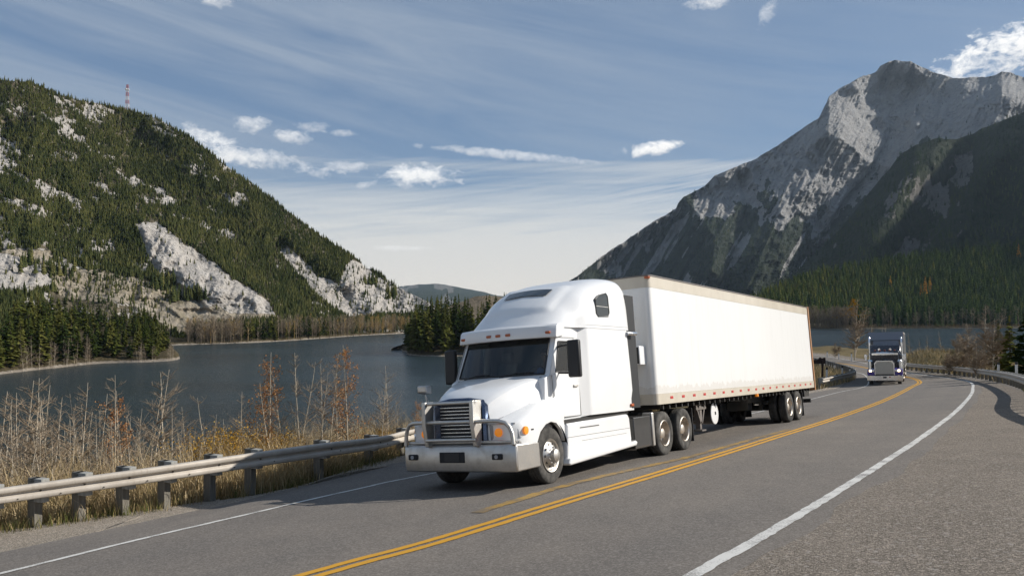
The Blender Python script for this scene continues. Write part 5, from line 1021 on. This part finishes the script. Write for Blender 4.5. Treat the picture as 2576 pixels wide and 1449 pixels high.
for k, (x, y, Y, lb) in enumerate(((286, 944, 22, 'forked bare sapling just left of the orange-leaved sapling behind the left guardrail'), (362, 928, 22.5, 'tallest bare sapling on the left, right of the orange-leaved one'), (415, 936, 24, 'lone leaning bare sapling right of the tall pair behind the guardrail'), (603, 982, 24, 'thin bare sapling rising from the yellow shrubs, left of the big russet sapling'), (722, 942, 23, 'short slender bare sapling right beside the big russet sapling'), (740, 906, 23.5, 'slim bare sapling between the two russet saplings, left of a pair'), (757, 886, 22.5, 'tall bare sapling between the two russet saplings, right of a pair'), (809, 914, 23, 'bare sapling close to the left side of the tallest russet sapling'), (824, 888, 24, 'tall bare sapling touching the left side of the tallest russet sapling'), (853, 921, 23.5, 'bare sapling half hidden by the tallest russet sapling'), (958, 948, 25, 'bare sapling, left of the pair over the shaded guardrail'), (978, 920, 26, 'forked bare sapling, right of the pair over the shaded guardrail'), (1008, 1003, 27, 'short leaning bare sapling next to the truck bumper guard'), (1116, 957, 29, 'bare sapling top showing between fender mirror and windshield'))): plant(BARE, k + 3, x, y, Y, 4., lb, 'sapling')
for k, (x, y, Y, lb) in enumerate(((306, 982, 22.5, 'slim orange-leaved sapling among the bare ones on the left'), (672, 886, 22, 'big russet-leaved sapling above the yellow shrubs'), (878, 862, 23, 'tallest russet-leaved sapling, right of the bare pair in the middle'), (1052, 1003, 28, 'small russet sapling beside the truck grille'))): plant(LEAFY, k, x, y, Y, 4., lb, 'sapling')
gT = 'thin brush behind the left guardrail'
for k in range(78):
    x = random.uniform(-40, 520) if k < 55 else random.uniform(520, 1040); Y = random.uniform(19.5, 27) + (2 if x > 800 else 0); plant(THIN, k, x, random.uniform(1015, 1120) if x < 420 else random.uniform(1055, 1130), Y, 2.4, 'thin twiggy stem in the low brush behind the left guardrail', 'brush stem', gT)
# pale trunks before the point, and the trees at the right
gP = 'pale bare trees before the left point'
for k in range(34):
    x = random.choice([random.uniform(-10, 175), random.uniform(-10, 175), random.uniform(275, 345), random.uniform(380, 425)]); b_ = random.uniform(.006, .05); a = min(.9, max(.05, (x + 300) / 760 * .72 + .03)); p = on_spit(PT, [a], [b_])[0]
    e, used = BARE[k % 9]; o = copy_tree(e); h = random.uniform(6.5, 10.5) / 4 * (.75 if x > 200 else 1); o.location = tuple(p); o.scale = (h * .8, h * .8, h); o.rotation_euler = (0, 0, random.uniform(0, 6)); tag(o, 'pale bare tree in front of the dark conifers on the left point', 'bare tree', gP)
BT = [[sapling(400, 8., 60, .28, 2, twigk=5, tr=.013, tk_=2.6), 0], [sapling(401, 8., 70, .34, 4, twigk=5, tr=.011, tk_=2.6), 0], [sapling(402, 8., 46, .22, 0, leaf=0, twigk=4, tr=.011, tk_=2.2), 0]]
for pool, k, x, y, Y, lb in ((BT, 0, 2151, 752, 119, 'tall bare tree by the far stretch of road, left of the dark truck'), (BT, 1, 2101, 858, 126, 'bushy bare shrub by the far road between trailer and tall tree'), (BT, 2, 2189, 800, 117, 'bare tree just behind the left side of the dark truck'), (BT, 2, 2212, 822, 116, 'thin bare tree above the roof of the dark truck, left one'), (BT, 2, 2237, 815, 118, 'thin bare tree above the roof of the dark truck, right one'), (BT, 2, 2290, 836, 114, 'bare tree on the bank right beside the dark truck'), (BT, 2, 2318, 850, 112, 'short thin tree in the gap over the grassy bank, nearer the dark truck'), (BT, 2, 2334, 842, 116, 'thin pale tree over the middle of the grassy bank'), (BT, 2, 2371, 832, 114, 'thin pale tree over the right end of the grassy bank'), (BT, 1, 2413, 842, 96, 'twiggy bare tree left of the big bare clump at the right'), (BT, 1, 2440, 812, 84, 'wide bare tree forming the left of the big bare clump at the right'), (BT, 0, 2476, 772, 76, 'tallest bare tree of the clump at the right'), (BT, 1, 2497, 800, 72, 'bare tree forming the right of the big bare clump'), (BT, 1, 2455, 862, 64, 'low spreading pale-stemmed tree right behind the right guardrail')): plant(pool, k, x, y, Y, 8., lb, 'bare tree')
gR = 'russet brush behind the right guardrail'
for k in range(16):
    x = random.uniform(2370, 2520); plant(BT, 1, x, random.uniform(868, 900), random.uniform(66, 92), 8., 'low twiggy bush in the brush behind the right guardrail', 'bush', gR)
tall = [o for o in bpy.data.objects if o.get('label', '').startswith('tall bare tree by the far')][0]
V, Fc, ti = [], [], []; rr = random.Random(5)
for k in range(420):
    z = rr.uniform(5.6, 8.0); q = (8.2 - z) * .42; p = Vector((rr.gauss(0, q), rr.gauss(0, q), z)); u = Vector((rr.gauss(0, 1), rr.gauss(0, 1), rr.gauss(0, 1))).normalized(); w = u.orthogonal().normalized(); s = rr.uniform(.05, .11); o = len(V); V += [tuple(p - u * s), tuple(p + w * s * .6), tuple(p + u * s), tuple(p - w * s * .6)]; Fc.append((o, o + 1, o + 2, o + 3)); ti += [rr.random()] * 4
npmesh('golden_leaves', V, Fc, M['yelleaf'], False, {'tint': ti}, tall); tall['label'] = 'tall bare tree with a golden crown top, left of the dark truck'
# yellow shrubs
def shrub(seed):
    rr = random.Random(seed); e = empty('yellow_shrub', (0, 0, -300)); st = MB(); V, Fc, ti = [], [], []
    for k in range(26):
        a = rr.uniform(0, 6.28); pts = limb(st, (rr.gauss(0, .08), rr.gauss(0, .08), -.1), (math.cos(a) * .45, math.sin(a) * .45, 1), rr.uniform(1.1, 1.75), .008, 4, rr, 3, .25, .2)
        for j in range(95):
            p = pts[rr.choice((2, 3, 3, 4, 4))] + Vector((rr.gauss(0, .09), rr.gauss(0, .09), rr.gauss(0, .11))); u = Vector((rr.gauss(0, 1), rr.gauss(0, 1), rr.gauss(0, 1))).normalized(); w = u.orthogonal().normalized(); s = rr.uniform(.016, .028); o = len(V); V += [tuple(p - u * s), tuple(p + w * s * .5), tuple(p + u * s), tuple(p - w * s * .5)]; Fc.append((o, o + 1, o + 2, o + 3)); ti += [rr.random()] * 4
    st.build('stems', M['twig'], e, smooth=60, fixn=False); npmesh('leaves', V, Fc, M['yelleaf'], False, {'tint': ti}, e); return e
SH = [[shrub(1), 0], [shrub(2), 0], [shrub(3), 0]]
for k, (x, y) in enumerate(((508, 1080), (540, 1066), (562, 1070), (585, 1060), (606, 1068), (630, 1066), (655, 1078), (690, 1074), (716, 1082), (941, 1066), (985, 1076))): plant(SH, k, x, y, 23 + random.uniform(-1, 1.5) + (3 if x > 900 else 0), 1.75, 'yellow-leaved shrub in the row behind the left guardrail' if x < 800 else ('small yellow shrub over the shaded guardrail, farther from the truck' if x < 960 else 'small yellow shrub over the shaded guardrail, nearer the truck'), 'shrub', 'yellow shrubs behind the left guardrail' if x < 800 else None)
# ------------------------------------------------------------------ dry grass, blade by blade
M['grass'] = m_leaf('dry_grass_blades', [(.09, .10, .03), (.28, .215, .105), (.45, .34, .19), (.60, .48, .30)], True, .8, .75)
def blades(name, P, H, W, T, label):
    n = len(P); a = rng.random(n) * 6.283; ln = rng.normal(0, .38, (n, 2)); d = np.stack([np.cos(a), np.sin(a)], 1) * W[:, None]; z = np.zeros((n, 1))
    b0 = np.c_[P[:, :2] - d, P[:, 2] - .05]; b1 = np.c_[P[:, :2] + d, P[:, 2] - .05]; m0 = np.c_[P[:, :2] + ln * H[:, None] * .35 - d * .7, P[:, 2] + H * .55]; m1 = np.c_[P[:, :2] + ln * H[:, None] * .35 + d * .7, P[:, 2] + H * .55]; t = np.c_[P[:, :2] + ln * H[:, None], P[:, 2] + H]
    V = np.stack([b0, b1, m1, m0, t], 1).reshape(-1, 3); k = np.arange(n)[:, None] * 5; Fq = np.concatenate([k + [0, 1, 2], k + [0, 2, 3], k + [3, 2, 4]])
    o = npmesh(name, V, Fq, M['grass'], False, {'tint': np.repeat(T, 5)}); tag(o, label, 'grass', kind='stuff')
def along(poly, n, dmin, dmax, side, pw=1.3):
    s = np.r_[0, np.cumsum(np.linalg.norm(np.diff(poly, axis=0), axis=1))]; q = rng.random(n) * s[-1]; p = np.stack([np.interp(q, s, poly[:, 0]), np.interp(q, s, poly[:, 1])], 1)
    d = np.gradient(poly, axis=0); d = np.stack([np.interp(q, s, d[:, 0]), np.interp(q, s, d[:, 1])], 1); d /= np.linalg.norm(d, axis=1)[:, None]; w = dmin + (dmax - dmin) * rng.random(n) ** pw
    return p + np.stack([-d[:, 1], d[:, 0]], 1) * (w * side)[:, None] + rng.normal(0, .12, (n, 2)), w
rp = spline(railL[3:12], 8)
p, w = along(rp, 95000, .35, 9, 1); P = np.c_[p, land_z(p[:, 0], p[:, 1])]; k = fbm(p[:, 0] * .5, p[:, 1] * .5, 3, 3) > .33; P, w = P[k], w[k]
blades('dry_grass', P, np.clip(rng.normal(.58, .2, len(P)), .15, 1.3) * np.clip(.42 + w * .5, .4, 2.), rng.uniform(.004, .009, len(P)), np.clip(rng.normal(.62, .16, len(P)) - .25 * np.exp(-w / .5), 0, 1), 'tall dry tan grass on the bank behind the left guardrail')
p, w = along(rp, 9000, -.12, .55, 1, 1.); P = np.c_[p, land_z(p[:, 0], p[:, 1])]; k = fbm(p[:, 0] * 1.2, p[:, 1] * 1.2, 3, 13) > .42; P = P[k]
blades('green_grass', P, rng.uniform(.08, .34, len(P)), rng.uniform(.004, .008, len(P)), np.clip(rng.normal(.2, .14, len(P)), 0, 1), 'short greenish grass tufts at the feet of the guardrail posts')
rp2 = spline(railL[12:18], 8); p, w = along(rp2, 16000, .1, 12, 1); P = np.c_[p, land_z(p[:, 0], p[:, 1])]
blades('dry_grass', P, rng.uniform(.15, .6, len(P)), rng.uniform(.012, .03, len(P)), np.clip(rng.normal(.55, .2, len(P)), 0, 1), 'dry grass inside the bend by the timber sign')
rp3 = spline(railR[3:9], 8); p, w = along(rp3, 26000, .3, 22, -1, 1.); P = np.c_[p, land_z(p[:, 0], p[:, 1])]
blades('dry_grass', P, rng.uniform(.2, .7, len(P)), rng.uniform(.012, .035, len(P)), np.clip(rng.normal(.50, .2, len(P)) + .35 * (fbm(p[:, 0] * .2, p[:, 1] * .2, 3, 6) - .5), 0, 1), 'olive and tan grass on the bank behind the right guardrail')
HAZE = 2.8e-5; EXPO = .35
# ------------------------------------------------------------------ sky, sun, air
sunv = FX_T * -1.10 + LY_T * 1.40 + UP_T * 1.0; sunv /= np.linalg.norm(sunv)
SEL = math.asin(sunv[2]); SAZ = math.atan2(sunv[0], sunv[1])
sl = bpy.data.lights.new('sun', 'SUN'); so = bpy.data.objects.new('sun', sl); COL.objects.link(so)
sl.energy = 4.6; sl.angle = R(.53); sl.color = (1, .945, .86); so.rotation_euler = Vector(tuple(sunv)).to_track_quat('Z', 'Y').to_euler()
w = bpy.data.worlds.new('World'); scene.world = w; w.use_nodes = True; nt = w.node_tree
class WT(NT):
    def __init__(s, t): s.t = t
t = WT(nt); bg = nt.nodes['Background']; bg.inputs[1].default_value = .10
sky = t.n('ShaderNodeTexSky', sky_type='NISHITA', sun_disc=False); sky.sun_elevation = SEL; sky.sun_rotation = SAZ; sky.altitude = 1300; sky.air_density = .9; sky.dust_density = .7; sky.ozone_density = 1.2
gen = t.n('ShaderNodeTexCoord').outputs['Generated']; xyz = t.n('ShaderNodeSeparateXYZ', {0: gen})
az = t.math('ARCTAN2', xyz.outputs[0], xyz.outputs[1]); el = t.math('ARCSINE', xyz.outputs[2])
def ae(px, py):
    r = ray(px, py); r = r / np.linalg.norm(r); return math.atan2(r[0], r[1]), math.asin(r[2])
def vec(a, b, c=0.): return t.n('ShaderNodeCombineXYZ', {0: a, 1: b, 2: c}).outputs[0]
base = t.mix(.66, sky.outputs[0], (1.02, 1.66, 2.70))
base = t.mix(t.ramp(el, [(.0, (0, 0, 0)), (.30, (0, 0, 0)), (.85, (.25, .25, .25))]), base, (1.0, 1.5, 2.4))
# thin high veil, drawn out in streaks
sh = t.math('ADD', el, t.math('MULTIPLY', az, .20))
v1 = t.noise(vec(t.math('MULTIPLY', az, 1.6), t.math('MULTIPLY', sh, 11.), 3.), 1.5, 8, .6, .7)
v2 = t.noise(vec(t.math('MULTIPLY', az, 5.), t.math('MULTIPLY', sh, 60.), 1.), 1.2, 6, .62, .5)
veil = t.math('ADD', t.math('MULTIPLY', v1, .8), t.math('MULTIPLY', v2, .2))
lft = t.ramp(t.math('MULTIPLY_ADD', az, -.55, .55), [(.35, (.35, .35, .35)), (.8, (1, 1, 1))])
veil = t.math('MULTIPLY', t.ramp(veil, [(.36, (0, 0, 0)), (.68, (.9, .9, .9))]), lft)
hi = t.ramp(el, [(.06, (0, 0, 0)), (.2, (1, 1, 1))])
c = t.mix(t.math('MULTIPLY', veil, hi), base, (3.0, 3.5, 4.2))
# layered cream bank low down
sh2 = t.math('ADD', el, t.math('MULTIPLY', az, .015))
b1 = t.noise(vec(t.math('MULTIPLY', az, 1.1), t.math('MULTIPLY', sh2, 26.), 7.), 1.3, 6, .55, .35)
b2 = t.noise(vec(t.math('MULTIPLY', az, 4.), t.math('MULTIPLY', t.math('ADD', el, t.math('MULTIPLY', az, -.12)), 90.), 2.), 1.1, 5, .6, .6)
bm_ = t.math('ADD', t.math('ADD', t.math('MULTIPLY', b1, .95), t.math('MULTIPLY', b2, .42)), t.math('MULTIPLY', t.math('SUBTRACT', .104, el), 5.6))
bank = t.ramp(bm_, [(.36, (0, 0, 0)), (.78, (.93, .93, .93))])
c = t.mix(bank, c, t.mix(t.ramp(el, [(.02, (0, 0, 0)), (.12, (1, 1, 1))]), (6.7, 6.3, 5.7), (5.7, 5.75, 5.6)))
# rippled high cloud over the gap between the slopes
a0, e0 = ae(1700, 505); da = t.math('SUBTRACT', az, a0); de = t.math('SUBTRACT', el, e0); dr = t.math('ADD', de, t.math('MULTIPLY', da, -.17))
rw = t.noise(vec(t.math('MULTIPLY', az, 7.), t.math('MULTIPLY', dr, 190.), 5.), 1., 5, .6, .5)
rm = t.math('SUBTRACT', 1., t.math('ADD', t.math('POWER', t.math('ABSOLUTE', t.math('DIVIDE', da, .19)), 2.), t.math('POWER', t.math('ABSOLUTE', t.math('DIVIDE', dr, .042)), 2.)), clamp=True)
c = t.mix(t.math('MULTIPLY', t.math('MULTIPLY', rm, t.ramp(rw, [(.42, (0, 0, 0)), (.66, (1, 1, 1))])), .85), c, (4.9, 5.1, 5.3))
# separate small clouds: (x, y, half width, half height, tilt, strength)
wob = t.noise(vec(t.math('MULTIPLY', az, 62.), t.math('MULTIPLY', el, 95.), 0.), 1.0, 8, .66, .4)
wob2 = t.noise(vec(t.math('MULTIPLY', az, 22.), t.math('MULTIPLY', el, 36.), 4.), 1.0, 5, .62, .5)
for px, py, sx, sy, tl, st in ((545, 365, 75, 34, .30, .8), (660, 398, 150, 20, .17, .62), (630, 313, 36, 20, 0, .6), (735, 343, 44, 14, .05, .62), (790, 320, 40, 12, 0, .35), (852, 335, 38, 9, 0, .5), (865, 420, 60, 12, 0, .45),
                               (1065, 441, 90, 26, -.05, .95), (920, 464, 26, 9, -.2, .5), (1648, 372, 66, 15, -.10, 1.), (1605, 384, 22, 12, -.3, .8), (2490, 148, 100, 44, -.25, 1.1), (2560, 118, 90, 40, 0, 1.1), (2400, 180, 50, 18, 0, .8), (1780, 8, 50, 16, 0, .6), (1930, 40, 22, 24, -.6, .4), (545, 4, 34, 12, 0, .5), (1300, 392, 190, 10, .09, .5), (1000, 625, 80, 6, 0, .35)):
    a0, e0 = ae(px, py); ax = sx / F * 1.25; ay = sy / F * 1.25
    da = t.math('SUBTRACT', az, a0); de = t.math('SUBTRACT', el, e0)
    de = t.math('ADD', de, t.math('MULTIPLY', da, tl))
    q = t.math('ADD', t.math('POWER', t.math('ABSOLUTE', t.math('DIVIDE', da, ax)), 2.), t.math('POWER', t.math('ABSOLUTE', t.math('DIVIDE', de, ay)), 2.))
    f = t.math('ADD', t.math('SUBTRACT', 1., q), t.math('MULTIPLY_ADD', wob, 3.2, -1.6))
    f = t.math('ADD', f, t.math('MULTIPLY_ADD', wob2, 2.8, -1.4))
    k = t.math('MULTIPLY', t.ramp(t.math('MULTIPLY', f, .5), [(.06, (0, 0, 0)), (.62, (1, 1, 1))]), st, clamp=True)
    shade = t.ramp(t.math('MULTIPLY_ADD', t.math('DIVIDE', de, ay), .4, .5), [(0, (6.8, 6.7, 6.6)), (.8, (9.2, 9.1, 8.9))])
    c = t.mix(k, c, shade)
nt.links.new(c, bg.inputs[0])
def haze(density):
    hm = bpy.data.materials.new('air'); hm.use_nodes = True; n = hm.node_tree; n.nodes.remove(n.nodes['Principled BSDF'])
    pv = n.nodes.new('ShaderNodeVolumePrincipled'); pv.inputs['Density'].default_value = density; pv.inputs['Color'].default_value = (.62, .80, 1., 1); pv.inputs['Anisotropy'].default_value = .2
    n.links.new(pv.outputs[0], n.nodes['Material Output'].inputs['Volume'])
    b = MB().box(-4200, 5200, -450, 9200, -40, 1150); o = b.build('haze', hm, smooth=0); tag(o, kind='stuff')
if HAZE: haze(HAZE)
scene.view_settings.view_transform = 'Standard'; scene.view_settings.look = 'None'; scene.view_settings.gamma = 1; scene.view_settings.exposure = EXPO
scene.cycles.max_bounces = 6; scene.cycles.volume_bounces = 0; scene.cycles.sample_clamp_indirect = 8
scene.cycles.use_denoising = True
